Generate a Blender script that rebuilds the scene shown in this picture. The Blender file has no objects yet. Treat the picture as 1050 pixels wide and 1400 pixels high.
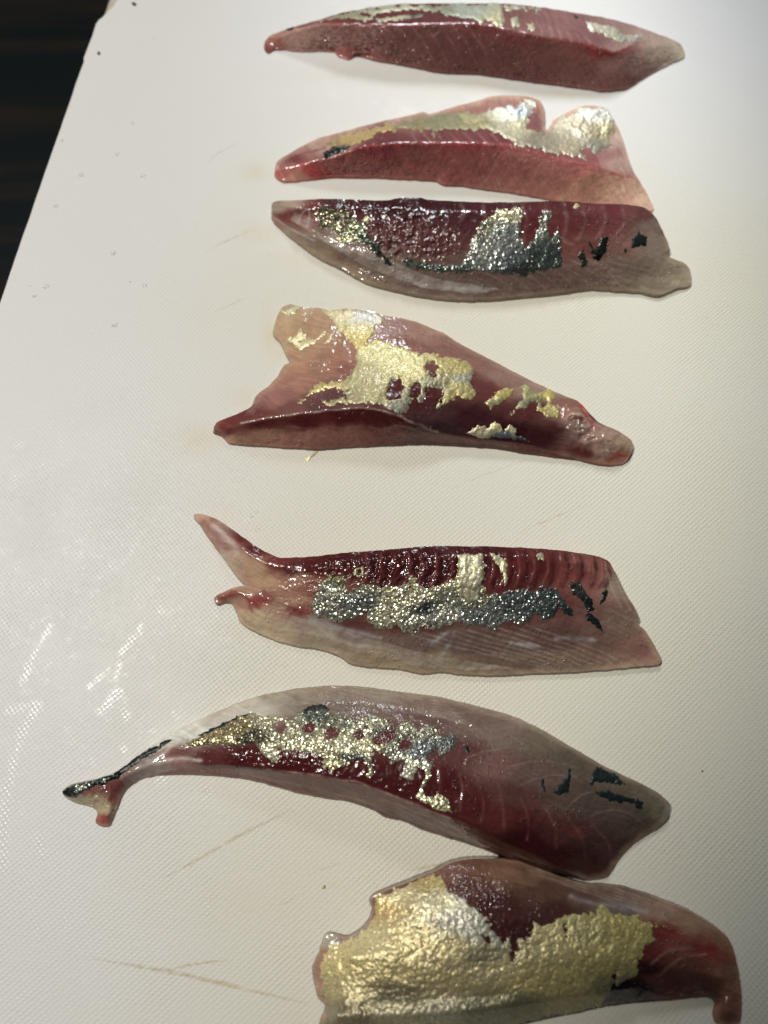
import bpy, math, random
import numpy as np
from mathutils import Vector
from mathutils.geometry import delaunay_2d_cdt

random.seed(7)
rng = np.random.default_rng(7)
sc = bpy.context.scene
COL = sc.collection
MM = 0.001

# ------------------------------------------------------------------ camera
TH = math.radians(69.4)          # looking down this far below level
HC = 0.200                       # height of the lens above the board (m)
FP, CX, CY = 1050.0, 525.0, 700.0
CAM = np.array([0.0, -HC / math.tan(TH), HC])
cd = bpy.data.cameras.new("camera")
cam = bpy.data.objects.new("camera", cd); COL.objects.link(cam)
cam.location = CAM
cam.rotation_euler = (math.pi / 2 - TH, 0, 0)
cd.sensor_fit = 'VERTICAL'; cd.sensor_height = 36.0; cd.lens = FP / 1400 * 36.0
cd.clip_start = 0.005; cd.clip_end = 20
cd.dof.use_dof = True; cd.dof.focus_distance = 0.203; cd.dof.aperture_fstop = 10.0
sc.camera = cam

# ------------------------------------------------------------------ light
w = bpy.data.worlds.new("World"); sc.world = w; w.use_nodes = True
bg = w.node_tree.nodes["Background"]
bg.inputs[0].default_value = (0.92, 0.95, 1.0, 1); bg.inputs[1].default_value = 0.025

def aim(o, p):
    d = Vector(p) - o.location
    o.rotation_euler = d.to_track_quat('-Z', 'Y').to_euler()

ld = bpy.data.lights.new("kitchen_spot", 'SPOT')
ld.energy = 29.5; ld.color = (1.0, 0.955, 0.885); ld.shadow_soft_size = 0.04
ld.spot_size = math.radians(42.0); ld.spot_blend = 0.15  # cone edge set to stand in for the unseen phone's shadow, near right
lo = bpy.data.objects.new("kitchen_spot", ld); COL.objects.link(lo)
lo.location = (-0.42, 0.17, 0.90); aim(lo, (-0.240, 0.120, 0))

fd = bpy.data.lights.new("counter_light", 'SPOT')
fd.energy = 18.0; fd.color = (0.93, 0.97, 1.0); fd.shadow_soft_size = 0.09
fd.spot_size = math.radians(29); fd.spot_blend = 0.6
fo = bpy.data.objects.new("counter_light", fd); COL.objects.link(fo)
fo.location = (0.04, 0.80, 0.55); aim(fo, (0.17, 0.15, 0))

sc.view_settings.view_transform = 'Standard'
sc.view_settings.look = 'None'
sc.view_settings.exposure = 0.10
sc.view_settings.gamma = 1.0
sc.view_settings.use_curve_mapping = False

# ------------------------------------------------------------------ helpers
def unproject(xy, h):
    """points on the plane(s) z = h, from traced photo positions (x, y)"""
    xy = np.asarray(xy, float).reshape(-1, 2); h = np.broadcast_to(np.asarray(h, float), (len(xy),))
    fwd = np.array([0, math.cos(TH), -math.sin(TH)]); up = np.array([0, math.sin(TH), math.cos(TH)])
    d = fwd[None] * FP + np.outer(xy[:, 0] - CX, [1, 0, 0]) + np.outer(CY - xy[:, 1], up)
    t = (h - HC) / d[:, 2]
    return CAM[None] + d * t[:, None]

def lin(c):
    c = np.asarray(c, float) / 255.0
    return np.where(c <= 0.04045, c / 12.92, ((c + 0.055) / 1.055) ** 2.4)

_P = rng.random((256, 256))
def vnoise(x, y):
    xi = np.floor(x).astype(int); yi = np.floor(y).astype(int)
    fx = x - xi; fy = y - yi
    fx = fx * fx * fx * (fx * (fx * 6 - 15) + 10); fy = fy * fy * fy * (fy * (fy * 6 - 15) + 10)
    a = _P[xi & 255, yi & 255]; b = _P[(xi + 1) & 255, yi & 255]
    c = _P[xi & 255, (yi + 1) & 255]; d = _P[(xi + 1) & 255, (yi + 1) & 255]
    return ((a * (1 - fx) + b * fx) * (1 - fy) + (c * (1 - fx) + d * fx) * fy) * 2 - 1

def fbm(x, y, scale, octv=4, seed=0, gain=0.55):
    x = np.asarray(x, float) / scale + seed * 17.31 + 100; y = np.asarray(y, float) / scale + seed * 9.77 + 100
    s = np.zeros_like(x); a = 1.0; n = 0
    for _ in range(octv):
        s += a * vnoise(x, y); n += a
        ca, sa = 0.8, 0.6
        x, y = (ca * x - sa * y) * 2.03 + 5.2, (sa * x + ca * y) * 2.03 + 1.7
        a *= gain
    return s / n

def catmull(P, closed, step):
    P = np.asarray(P, float); n = len(P); out = []
    rngi = range(n if closed else n - 1)
    for i in rngi:
        if closed: p0, p1, p2, p3 = P[(i - 1) % n], P[i], P[(i + 1) % n], P[(i + 2) % n]
        else: p0, p1, p2, p3 = P[max(i - 1, 0)], P[i], P[i + 1], P[min(i + 2, n - 1)]
        L = np.linalg.norm((p2 - p1)[:2])
        # tangents limited by the segment length: no overshoot at uneven spacing
        t1 = (p2 - p0); t2 = (p3 - p1)
        t1 = t1 / (np.linalg.norm(t1[:2]) + 1e-9) * L; t2 = t2 / (np.linalg.norm(t2[:2]) + 1e-9) * L
        k = max(1, int(round(L / step)))
        u = (np.arange(k) / k)[:, None]
        h00 = 2 * u**3 - 3 * u**2 + 1; h10 = u**3 - 2 * u**2 + u; h01 = -2 * u**3 + 3 * u**2; h11 = u**3 - u**2
        q = h00 * p1 + h10 * t1 * 0.8 + h01 * p2 + h11 * t2 * 0.8
        if P.shape[1] > 2: q[:, 2] = (1 - u[:, 0]) * p1[2] + u[:, 0] * p2[2]
        out.append(q)
    if not closed: out.append(P[-1:])
    return np.concatenate(out)

def inside(pts, poly):
    pts = np.asarray(pts, float); res = np.zeros(len(pts), bool)
    x, y = pts[:, 0], pts[:, 1]; n = len(poly)
    for i in range(n):
        x1, y1 = poly[i][:2]; x2, y2 = poly[(i + 1) % n][:2]
        if y1 == y2: continue
        c = (y1 > y) != (y2 > y)
        if not c.any(): continue
        res ^= c & (x < (x2 - x1) * (y - y1) / (y2 - y1) + x1)
    return res

def seg_dist(pts, line, closed=False):
    line = np.asarray(line, float)[:, :2]; d = np.full(len(pts), 1e9)
    n = len(line)
    for i in range(n if closed else n - 1):
        a = line[i]; b = line[(i + 1) % n]; ab = b - a
        t = np.clip(((pts - a) @ ab) / (ab @ ab + 1e-12), 0, 1)
        q = pts - (a + t[:, None] * ab)
        d = np.minimum(d, q[:, 0]**2 + q[:, 1]**2)
    return np.sqrt(d)

def kd_dist(pts, cloud):
    from mathutils.kdtree import KDTree
    kd = KDTree(len(cloud))
    for i, p in enumerate(cloud): kd.insert((p[0], p[1], 0.0), i)
    kd.balance()
    return np.array([kd.find((p[0], p[1], 0.0))[2] for p in pts])

def sdf(pts, poly):
    d = seg_dist(pts, poly, True)
    return np.where(inside(pts, poly), d, -d)

def smooth(a, b, x):
    t = np.clip((x - a) / (b - a), 0, 1); return t * t * (3 - 2 * t)

def mesh_obj(name, V, F, mat, parent=None, attrs=None, shade=True):
    me = bpy.data.meshes.new(name)
    me.from_pydata(np.asarray(V).tolist(), [], [list(map(int, f)) for f in F])
    if attrs:
        for k, a in attrs.items():
            a = np.asarray(a, np.float32)
            if k == 'fibre':
                at = me.attributes.new(k, 'FLOAT_VECTOR', 'POINT'); at.data.foreach_set('vector', a.ravel())
            elif a.ndim == 2:
                at = me.attributes.new(k, 'FLOAT_COLOR', 'POINT')
                at.data.foreach_set('color', np.concatenate([a, np.ones((len(a), 1), np.float32)], 1).ravel())
            else:
                at = me.attributes.new(k, 'FLOAT', 'POINT'); at.data.foreach_set('value', a)
    if shade: me.polygons.foreach_set('use_smooth', [True] * len(me.polygons))
    me.materials.append(mat); me.update()
    o = bpy.data.objects.new(name, me); COL.objects.link(o)
    if parent: o.parent = parent
    return o

def empty(name, label, cat, group=None):
    o = bpy.data.objects.new(name, None); COL.objects.link(o)
    o.empty_display_size = 0.01
    o['label'] = label; o['category'] = cat
    if group: o['group'] = group
    return o

# ------------------------------------------------------------------ materials
class NT:
    def __init__(self, name):
        self.m = bpy.data.materials.new(name); self.m.use_nodes = True
        self.t = self.m.node_tree; self.b = self.t.nodes["Principled BSDF"]
    def n(self, typ, **kw):
        o = self.t.nodes.new(typ)
        for k, v in kw.items(): setattr(o, k, v)
        return o
    def link(self, a, b): self.t.links.new(a, b)
    def val(self, s, v):
        if hasattr(v, 'is_output'): self.link(v, s)
        else: s.default_value = v
    def math(self, op, a, b=0.0, c=None):
        o = self.n('ShaderNodeMath', operation=op); self.val(o.inputs[0], a); self.val(o.inputs[1], b)
        if c is not None: self.val(o.inputs[2], c)
        return o.outputs[0]
    def noise(self, scale, detail=2.0, rough=0.5, vec=None, dist=0.0):
        o = self.n('ShaderNodeTexNoise'); o.inputs['Scale'].default_value = scale
        o.inputs['Detail'].default_value = detail; o.inputs['Roughness'].default_value = rough
        o.inputs['Distortion'].default_value = dist
        self.link(vec if vec is not None else self.coord(), o.inputs['Vector']); return o.outputs[0]
    def coord(self):
        if not hasattr(self, '_c'): self._c = self.n('ShaderNodeTexCoord').outputs['Object']
        return self._c
    def attr(self, name): return self.n('ShaderNodeAttribute', attribute_name=name)
    def mix(self, f, a, b, mode='MIX'):
        o = self.n('ShaderNodeMix', data_type='RGBA', blend_type=mode)
        self.val(o.inputs['Factor'], f)
        for s, v in ((o.inputs[6], a), (o.inputs[7], b)):
            if hasattr(v, 'is_output'): self.link(v, s)
            else: s.default_value = (*v, 1) if len(v) == 3 else v
        return o.outputs[2]
    def maprange(self, x, a, b, c, d):
        o = self.n('ShaderNodeMapRange'); self.val(o.inputs[0], x)
        for i, v in enumerate((a, b, c, d)): self.val(o.inputs[i + 1], v)
        return o.outputs[0]
    def bump(self, h, dist, strength=1.0, normal=None):
        o = self.n('ShaderNodeBump'); o.inputs['Distance'].default_value = dist
        self.val(o.inputs['Strength'], strength); self.link(h, o.inputs['Height'])
        if normal is not None: self.link(normal, o.inputs['Normal'])
        return o.outputs[0]

def mat_flesh():
    t = NT("raw_fish_flesh"); b = t.b
    a = t.attr('col').outputs['Color']
    n1 = t.noise(700, 4, 0.6); n2 = t.noise(180, 3, 0.5)
    fb = t.attr('fibre').outputs['Vector']
    fs = t.noise(1.0, 3, 0.6, fb)
    v = t.math('MULTIPLY', t.maprange(n1, 0.3, 0.7, 0.94, 1.06), t.maprange(n2, 0.3, 0.7, 0.9, 1.1))
    v = t.math('MULTIPLY', v, t.maprange(fs, 0.32, 0.68, 0.87, 1.13))
    hsv = t.n('ShaderNodeHueSaturation'); t.link(v, hsv.inputs['Value']); t.link(a, hsv.inputs['Color'])
    t.link(hsv.outputs[0], b.inputs['Base Color'])
    b.inputs['Subsurface Weight'].default_value = 0.30
    b.inputs['Subsurface Radius'].default_value = (1.0, 0.7, 0.55)
    b.inputs['Subsurface Scale'].default_value = 0.0013
    rg = t.attr('wetness').outputs['Fac']
    t.link(t.maprange(rg, 0, 1, 0.34, 0.12), b.inputs['Roughness'])
    b.inputs['IOR'].default_value = 1.39
    h1 = t.noise(1500, 3, 0.6); h2 = t.noise(420, 3, 0.55)
    h = t.math('ADD', t.math('MULTIPLY', h1, 0.22), h2)
    bead = t.math('MULTIPLY', t.maprange(t.noise(1000, 1, 0.4), 0.62, 0.76, 0, 1), t.maprange(t.noise(80, 2, 0.5), 0.48, 0.64, 0, 1))
    nb = t.bump(bead, 0.00022, 1.0, t.bump(t.math('ADD', h, t.math('MULTIPLY', fs, 0.9)), 0.00009, 0.7))
    b.inputs['Coat Weight'].default_value = 0.5; b.inputs['Coat Roughness'].default_value = 0.06; b.inputs['Coat IOR'].default_value = 1.34
    t.link(t.bump(t.noise(260, 3, 0.55), 0.00025, 0.8), b.inputs['Coat Normal'])
    t.link(nb, b.inputs['Normal'])
    return t.m

def mat_skin(name, s1, d1, s2, d2, rough, metal, dark, sat=1.0):
    t = NT(name); b = t.b
    a = t.attr('col').outputs['Color']
    n = t.noise(s1 * 1.2, 4, 0.7)
    f = t.maprange(n, 0.36, 0.64, dark, 1.3)
    hsv = t.n('ShaderNodeHueSaturation'); t.link(f, hsv.inputs['Value']); t.link(a, hsv.inputs['Color'])
    hsv.inputs['Saturation'].default_value = sat
    t.link(hsv.outputs[0], b.inputs['Base Color'])
    b.inputs['Metallic'].default_value = metal
    b.inputs['Roughness'].default_value = rough
    b.inputs['Coat Weight'].default_value = 0.2; b.inputs['Coat Roughness'].default_value = 0.12
    fine = t.bump(t.noise(s1, 3, 0.7), d1, 1.0)
    t.link(t.bump(t.noise(s2, 3, 0.55, dist=0.8), d2, 1.0, fine), b.inputs['Normal'])
    return t.m

def mat_board():
    t = NT("white_polyethylene"); b = t.b
    st = t.attr('stain').outputs['Fac']; wet = t.attr('wet').outputs['Fac']
    big = t.noise(9, 3, 0.55)
    yel = t.math('MULTIPLY', t.attr('yellowed').outputs['Fac'], t.maprange(big, 0.3, 0.7, 0.75, 1.1))
    base = t.mix(yel, (0.785, 0.79, 0.785), (0.745, 0.725, 0.615))
    base = t.mix(t.math('MULTIPLY', st, t.maprange(t.noise(120, 3, 0.6), 0.3, 0.7, 0.6, 1.0)), base, (0.71, 0.65, 0.47))
    t.link(base, b.inputs['Base Color'])
    # staggered embossed pips, 1.4 mm apart, set a little askew to the edge
    mp = t.n('ShaderNodeMapping'); t.link(t.coord(), mp.inputs['Vector'])
    mp.inputs['Rotation'].default_value = (0, 0, math.radians(4.6))
    k = 2 * math.pi / 0.0014; mp.inputs['Scale'].default_value = (k, k, k)
    sp = t.n('ShaderNodeSeparateXYZ'); t.link(mp.outputs[0], sp.inputs[0])
    c = t.math('MULTIPLY', t.math('COSINE', sp.outputs[0]), t.math('COSINE', sp.outputs[1]))
    dots = t.math('POWER', t.math('MULTIPLY_ADD', c, 0.5, 0.5), 2.3)
    worn = t.math('MULTIPLY', t.maprange(t.noise(38, 4, 0.6), 0.34, 0.66, 0.35, 1.1), t.maprange(t.noise(600, 2, 0.5), 0.3, 0.7, 0.6, 1.3))
    flat = t.attr('worn').outputs['Fac']
    h = t.math('MULTIPLY', dots, t.math('MULTIPLY', worn, t.math('SUBTRACT', 1.0, flat)))
    h = t.math('ADD', h, t.math('MULTIPLY', t.noise(900, 2, 0.5), 0.45))
    nb = t.bump(h, 0.000105, 1.0)
    t.link(nb, b.inputs['Normal'])
    r = t.maprange(t.noise(55, 3, 0.6), 0.3, 0.7, 0.42, 0.52)
    t.link(t.math('MULTIPLY', r, t.math('SUBTRACT', 1.0, t.math('MAXIMUM', t.math('MULTIPLY', wet, 0.75), t.maprange(t.noise(330, 4, 0.65), 0.56, 0.68, 0.0, 0.22)))), b.inputs['Roughness'])
    b.inputs['Specular IOR Level'].default_value = 0.30
    b.inputs['Subsurface Weight'].default_value = 0.15
    b.inputs['Subsurface Radius'].default_value = (1, 0.9, 0.7); b.inputs['Subsurface Scale'].default_value = 0.0012
    return t.m

def mat_plain(name, col, rough, spec=0.5):
    t = NT(name); t.b.inputs['Roughness'].default_value = rough
    n = t.noise(600, 3, 0.6)
    t.link(t.mix(t.maprange(n, 0.3, 0.7, 0, 1), tuple(np.array(col) * 0.8), tuple(np.array(col) * 1.15)), t.b.inputs['Base Color'])
    t.link(t.bump(n, 0.00008, 0.6), t.b.inputs['Normal'])
    return t.m

def mat_table():
    t = NT("dark_stained_wood"); b = t.b
    mp = t.n('ShaderNodeMapping'); t.link(t.coord(), mp.inputs['Vector'])
    mp.inputs['Rotation'].default_value = (0, 0, math.radians(2)); mp.inputs['Scale'].default_value = (0.10, 1, 1)
    n1 = t.noise(60, 3, 0.5, mp.outputs[0], 0.4); n2 = t.noise(500, 4, 0.6, mp.outputs[0])
    c = t.mix(t.maprange(n1, 0.47, 0.68, 0, 1), (0.0022, 0.0050, 0.0060), (0.014, 0.0105, 0.0075))
    c = t.mix(t.maprange(n2, 0.35, 0.7, 0, 0.45), c, (0.003, 0.004, 0.005))
    t.link(c, b.inputs['Base Color']); b.inputs['Roughness'].default_value = 0.6
    b.inputs['Specular IOR Level'].default_value = 0.10
    t.link(t.bump(n2, 0.0002, 0.4), b.inputs['Normal'])
    return t.m

def mat_water():
    t = NT("water")
    tr = t.n('ShaderNodeBsdfTransparent'); gl = t.n('ShaderNodeBsdfGlass'); gl.inputs['IOR'].default_value = 1.333; gl.inputs['Roughness'].default_value = 0.02
    mx = t.n('ShaderNodeMixShader'); mx.inputs[0].default_value = 0.22
    t.link(tr.outputs[0], mx.inputs[1]); t.link(gl.outputs[0], mx.inputs[2])
    t.link(mx.outputs[0], t.t.nodes['Material Output'].inputs['Surface'])
    t.t.nodes.remove(t.b)
    return t.m

def mat_scratch(name, col):
    t = NT(name); b = t.b
    b.inputs['Base Color'].default_value = (*col, 1); b.inputs['Roughness'].default_value = 0.4
    tr = t.n('ShaderNodeBsdfTransparent'); mx = t.n('ShaderNodeMixShader')
    f = t.math('MULTIPLY', t.attr('fade').outputs['Fac'], t.maprange(t.noise(500, 4, 0.7), 0.36, 0.62, 0.05, 1.0))
    t.link(f, mx.inputs[0]); t.link(tr.outputs[0], mx.inputs[1]); t.link(b.outputs[0], mx.inputs[2])
    t.link(mx.outputs[0], t.t.nodes['Material Output'].inputs['Surface'])
    return t.m

M_FLESH = mat_flesh()
M_FOIL = mat_skin("gold_silver_skin", 1500, 0.00013, 420, 0.00008, 0.42, 0.50, 0.72, 0.80)
M_GRAIN = mat_skin("granular_silver_skin", 900, 0.00005, 300, 0.00008, 0.28, 0.72, 0.5, 0.8)
M_DARK = mat_plain("dark_green_skin", (0.006, 0.013, 0.012), 0.42)
M_BOARD = mat_board()
M_TABLE = mat_table()
M_WATER = mat_water()
M_SCR_Y = mat_scratch("yellowed_knife_mark", (0.60, 0.46, 0.20))
M_SCR_W = mat_scratch("fresh_knife_mark", (0.93, 0.93, 0.92))
M_SCR_G = mat_scratch("grey_knife_mark", (0.46, 0.46, 0.42))

# ------------------------------------------------------------------ the table under the board
TZ = -0.020
q = 0.9
tv = [(-q, -q, TZ), (q, -q, TZ), (q, q, TZ), (-q, q, TZ), (-q, -q, TZ - 0.03), (q, -q, TZ - 0.03), (q, q, TZ - 0.03), (-q, q, TZ - 0.03)]
tf = [(0, 1, 2, 3), (7, 6, 5, 4), (0, 4, 5, 1), (1, 5, 6, 2), (2, 6, 7, 3), (3, 7, 4, 0)]
table = mesh_obj("table_top", tv, tf, M_TABLE, shade=False); table['kind'] = 'structure'

# ------------------------------------------------------------------ the cutting board
board = empty("cutting_board", "white plastic cutting board with embossed pips under all the fillets", "cutting board")
board.location = (0, 0, TZ)
def edge_x(y): return 133.0 - (y - 33.0) * 0.3465
left = [(edge_x(y), y) for y in range(1740, 100, -70)]
outl = left + [(edge_x(92), 92), (edge_x(84) + 0.5, 84), (edge_x(78) - 1.6, 78), (edge_x(72) - 1.0, 72), (edge_x(50), 50),
               (132.5, 33), (136, 27.5), (141, 24), (146, 18.5), (152, 12.5), (158, 5.5), (162, -2), (168, -14), (180, -28), (205, -42), (240, -50),
               (700, -62), (1480, -85), (1560, 700), (1640, 1740)]
O = []
for i in range(len(outl)):
    a = np.array(outl[i], float); b_ = np.array(outl[(i + 1) % len(outl)], float)
    k = max(1, int(np.linalg.norm(b_ - a) / 8))
    for j in range(k): O.append(a + (b_ - a) * j / k)
O = np.array(O); O += np.stack([fbm(O[:, 0], O[:, 1], 30, 3, 3), fbm(O[:, 0], O[:, 1], 30, 3, 4)], 1) * 0.7

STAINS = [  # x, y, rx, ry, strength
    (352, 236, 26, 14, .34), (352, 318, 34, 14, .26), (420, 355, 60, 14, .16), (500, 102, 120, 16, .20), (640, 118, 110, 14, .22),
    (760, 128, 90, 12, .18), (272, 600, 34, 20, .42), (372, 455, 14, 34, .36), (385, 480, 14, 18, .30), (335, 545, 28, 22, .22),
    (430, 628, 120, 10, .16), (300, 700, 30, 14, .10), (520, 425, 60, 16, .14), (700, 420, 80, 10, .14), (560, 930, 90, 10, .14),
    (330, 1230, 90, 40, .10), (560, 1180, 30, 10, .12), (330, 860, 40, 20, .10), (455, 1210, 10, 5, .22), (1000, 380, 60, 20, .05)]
WETS = [([(70, 852), (48, 892), (30, 932)], 5, .9), ([(196, 852), (165, 895), (158, 930)], 4, .8), ([(150, 912), (122, 940)], 5, .7),
        ([(163, 946), (137, 972)], 9, 1), ([(172, 972), (174, 984)], 7, 1), ([(240, 975), (241, 982)], 3, .9), ([(209, 998), (207, 1004)], 4, .9),
        ([(8, 972), (52, 962), (30, 1000), (8, 1080), (4, 1190)], 7, .8), ([(52, 1145), (56, 1168)], 7, .7), ([(225, 1062), (220, 1070)], 8, 1),
        ([(280, 1078), (284, 1086)], 6, .9), ([(300, 1115), (308, 1124)], 6, .9), ([(290, 1225), (278, 1260)], 8, .8),
        ([(168, 1020), (170, 1028)], 5, .8), ([(122, 1036), (126, 1044)], 5, .8), ([(340, 1140), (352, 1134)], 6, .8),
        ([(340, 708), (352, 704)], 4, .8), ([(18, 612), (30, 606)], 5, .7), ([(20, 645), (14, 660)], 5, .7), ([(40, 520), (60, 470)], 5, .4)]
s = 5.0
gx, gy = np.meshgrid(np.arange(-480, 1640, s), np.arange(-90, 1745, s))
gx = gx + (np.arange(gx.shape[0]) % 2)[:, None] * s / 2
G = np.stack([gx.ravel(), gy.ravel()], 1); G += rng.uniform(-.8, .8, G.shape)
G = G[(G[:, 0] > -340) & (G[:, 0] < 1560)]
m = inside(G, O); G = G[m]; G = G[kd_dist(G, O) > 3.0]
pts = np.concatenate([O, G])
r = delaunay_2d_cdt([Vector(p) for p in pts], [(i, (i + 1) % len(O)) for i in range(len(O))], [list(range(len(O)))], 1, 1e-5)
bv = np.array([v[:] for v in r[0]])
W3 = unproject(bv, 0.0); W3[:, 2] -= TZ
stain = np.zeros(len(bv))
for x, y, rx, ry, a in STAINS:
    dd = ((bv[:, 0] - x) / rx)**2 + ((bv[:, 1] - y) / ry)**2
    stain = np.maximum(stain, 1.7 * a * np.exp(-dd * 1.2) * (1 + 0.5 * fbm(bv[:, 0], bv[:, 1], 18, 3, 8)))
wet = np.zeros(len(bv))
for ln, wd, a in WETS:
    d = seg_dist(bv, ln) + fbm(bv[:, 0], bv[:, 1], 9, 3, 5) * 5
    wet = np.maximum(wet, 0.8 * a * smooth(wd, wd * 0.3, d + 2.2 * fbm(bv[:, 0], bv[:, 1], 5, 2, 44)))
worn = smooth(330, 60, bv[:, 0] + (bv[:, 1] - 300) * 0.25 + 90 * fbm(bv[:, 0], bv[:, 1], 120, 3, 6)) * smooth(720, 560, bv[:, 1]) * 0.62
worn = np.maximum(worn, 0.5 * smooth(420, 120, bv[:, 1]))
yellowed = smooth(60, 480, bv[:, 0] + 0.10 * (bv[:, 1] - 700) + 60 * fbm(bv[:, 0], bv[:, 1], 150, 3, 12)) * smooth(60, 430, bv[:, 1] + 40 * fbm(bv[:, 0], bv[:, 1], 150, 3, 13))
nf = [tuple(f) for f in r[2]]
slab_v = list(map(tuple, W3)); base = len(slab_v)
nb_ = len(O)
# rounded arris, then the side wall, then the underside (own vertices, crisp shading)
wl = unproject(bv[:nb_], 0.0); ctr = wl.mean(0)
ang = np.roll(wl, -1, 0) - np.roll(wl, 1, 0); nrm = np.stack([ang[:, 1], -ang[:, 0]], 1); nrm /= np.linalg.norm(nrm, axis=1)[:, None] + 1e-12
if ((wl[:, :2] - ctr[:2]) * nrm).sum() < 0: nrm = -nrm
rings = [(0.0, 0.0), (0.0003, -0.0001), (0.0005, -0.0005), (0.0005, -0.0185)]
for off, dz in rings:
    slab_v += [(wl[i, 0] + nrm[i, 0] * off, wl[i, 1] + nrm[i, 1] * off, -TZ + dz) for i in range(nb_)]
fl = []
for k in range(len(rings) - 1):
    for i in range(nb_):
        j = (i + 1) % nb_; a0 = base + k * nb_
        fl.append((a0 + i, a0 + nb_ + i, a0 + nb_ + j, a0 + j))
fl.append(tuple(base + (len(rings) - 1) * nb_ + i for i in range(nb_)))
z0 = np.zeros(len(slab_v) - len(bv))
slab = mesh_obj("slab", slab_v, nf + fl, M_BOARD, board,
                {'stain': np.concatenate([stain, z0]), 'wet': np.concatenate([wet, z0]), 'worn': np.concatenate([worn, z0 + 0.8]), 'yellowed': np.concatenate([yellowed, z0])})
# the chipped corner: a lower ledge left standing outside the broken edge
cp = np.array([(141, 24), (146, 18.5), (152, 12.5), (158, 5.5), (162, -2), (168, -14)], float)
co = np.array([(141.5, 24), (143.5, 19.5), (146.5, 11.5), (149, 4), (152, -5), (158, -18)], float)
A = unproject(cp, -0.0006); B = unproject(co, -0.0042); C_ = unproject(co, -0.0185)
cv = np.concatenate([A, B, C_]); cv[:, 2] -= TZ
n6 = len(cp); cf = []
for i in range(n6 - 1):
    cf += [(i, i + 1, n6 + i + 1, n6 + i), (n6 + i, n6 + i + 1, 2 * n6 + i + 1, 2 * n6 + i)]
cv = np.concatenate([cv, cv[:n6] * [1, 1, 0] + [0, 0, 0.0015]])
for i in range(n6 - 1): cf.append((3 * n6 + i, 3 * n6 + i + 1, i + 1, i))
cho = mesh_obj("chipped_ledge", cv, cf, mat_plain("raw_chipped_plastic", (0.60, 0.55, 0.46), 0.6), board, shade=False)

SCR = [([(212, 1206), (262, 1180), (325, 1144), (400, 1106)], 3.2, 'y'), ([(120, 1309), (170, 1318), (250, 1332), (350, 1356), (420, 1372)], 4.2, 'y'),
       ([(225, 1328), (265, 1318), (320, 1313)], 2.6, 'y'), ([(700, 733), (745, 712), (800, 690)], 1.6, 'y'), ([(610, 672), (660, 650), (740, 622)], 1.4, 'y'),
       ([(278, 346), (300, 334), (350, 312)], 1.8, 'y'), ([(280, 228), (292, 214), (330, 193)], 1.4, 'g'), ([(290, 428), (340, 405)], 1.3, 'g'),
       ([(168, 1119), (187, 1133)], 1.7, 'w'), ([(202, 1150), (218, 1172)], 1.9, 'w'), ([(178, 1130), (190, 1108)], 1.2, 'w'),
       
       ([(620, 1178), (560, 1190)], 2.5, 'y'), ([(470, 1178), (420, 1196)], 2.0, 'y'), ([(206, 55), (214, 50)], 1.4, 'g'),
       ([(60, 1000), (110, 985)], 1.0, 'w'), ([(380, 1240), (410, 1225)], 1.5, 'y')]
for ln, wd, kind in SCR:
    c = catmull(np.array(ln, float), False, 3.0)
    c += np.stack([fbm(c[:, 0], c[:, 1], 14, 3, 21), fbm(c[:, 0], c[:, 1], 14, 3, 22)], 1) * 0.9
    tg = np.gradient(c, axis=0); nn = np.stack([-tg[:, 1], tg[:, 0]], 1); nn /= np.linalg.norm(nn, axis=1)[:, None]
    k = len(c); tt = np.linspace(0, 1, k); ww = wd * (0.35 + 0.65 * np.sin(np.pi * tt)) * (1 + 0.4 * fbm(c[:, 0], c[:, 1], 10, 2, 9))
    rows = []; fade = []
    for o_, fa in ((-1, 0), (-.35, .8), (.35, .8), (1, 0)):
        rows.append(c + nn * (ww * o_)[:, None]); fade.append(fa * np.sin(np.pi * tt)**0.5)
    P = np.concatenate(rows); V = unproject(P, 0.00003); V[:, 2] -= TZ
    F = [(a * k + i, a * k + i + 1, (a + 1) * k + i + 1, (a + 1) * k + i) for a in range(3) for i in range(k - 1)]
    mesh_obj("knife_mark", V, F, {'y': M_SCR_Y, 'w': M_SCR_W, 'g': M_SCR_G}[kind], board, {'fade': np.concatenate(fade) * {'y': 0.5 if wd > 2 else 0.28, 'w': 0.75, 'g': 0.25}[kind]})

# ------------------------------------------------------------------ fish fillets
STEP = 1.5
def solve_heights(n, E, fixed, hval, k, step):
    """membrane with a slight inflation: creases stay along the fixed lines"""
    i = np.concatenate([E[:, 0], E[:, 1]]); j = np.concatenate([E[:, 1], E[:, 0]])
    o = np.argsort(i, kind='stable'); i = i[o]; j = j[o]
    st = np.searchsorted(i, np.arange(n)); deg = np.bincount(i, minlength=n).astype(float)
    free = ~fixed
    def Lap(x):
        g = x[j]; s_ = np.add.reduceat(np.append(g, 0), np.minimum(st, len(g))); s_[deg == 0] = 0
        return deg * x - s_
    x = np.where(fixed, hval, hval[fixed].mean())
    b_ = 1.5 * step * step * k * np.ones(n)
    rr = np.where(free, b_ - Lap(x), 0); p = rr.copy(); rs = rr @ rr
    for it in range(900):
        Ap = np.where(free, Lap(p), 0); al = rs / (p @ Ap + 1e-30)
        x = x + al * p; rr = rr - al * Ap; rn = rr @ rr
        if rn < 1e-7 * n: break
        p = rr + rn / rs * p; rs = rn
    def avg(x):
        g = x[j]; s_ = np.add.reduceat(np.append(g, 0), np.minimum(st, len(g))); return s_ / np.maximum(deg, 1)
    return x, avg

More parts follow.
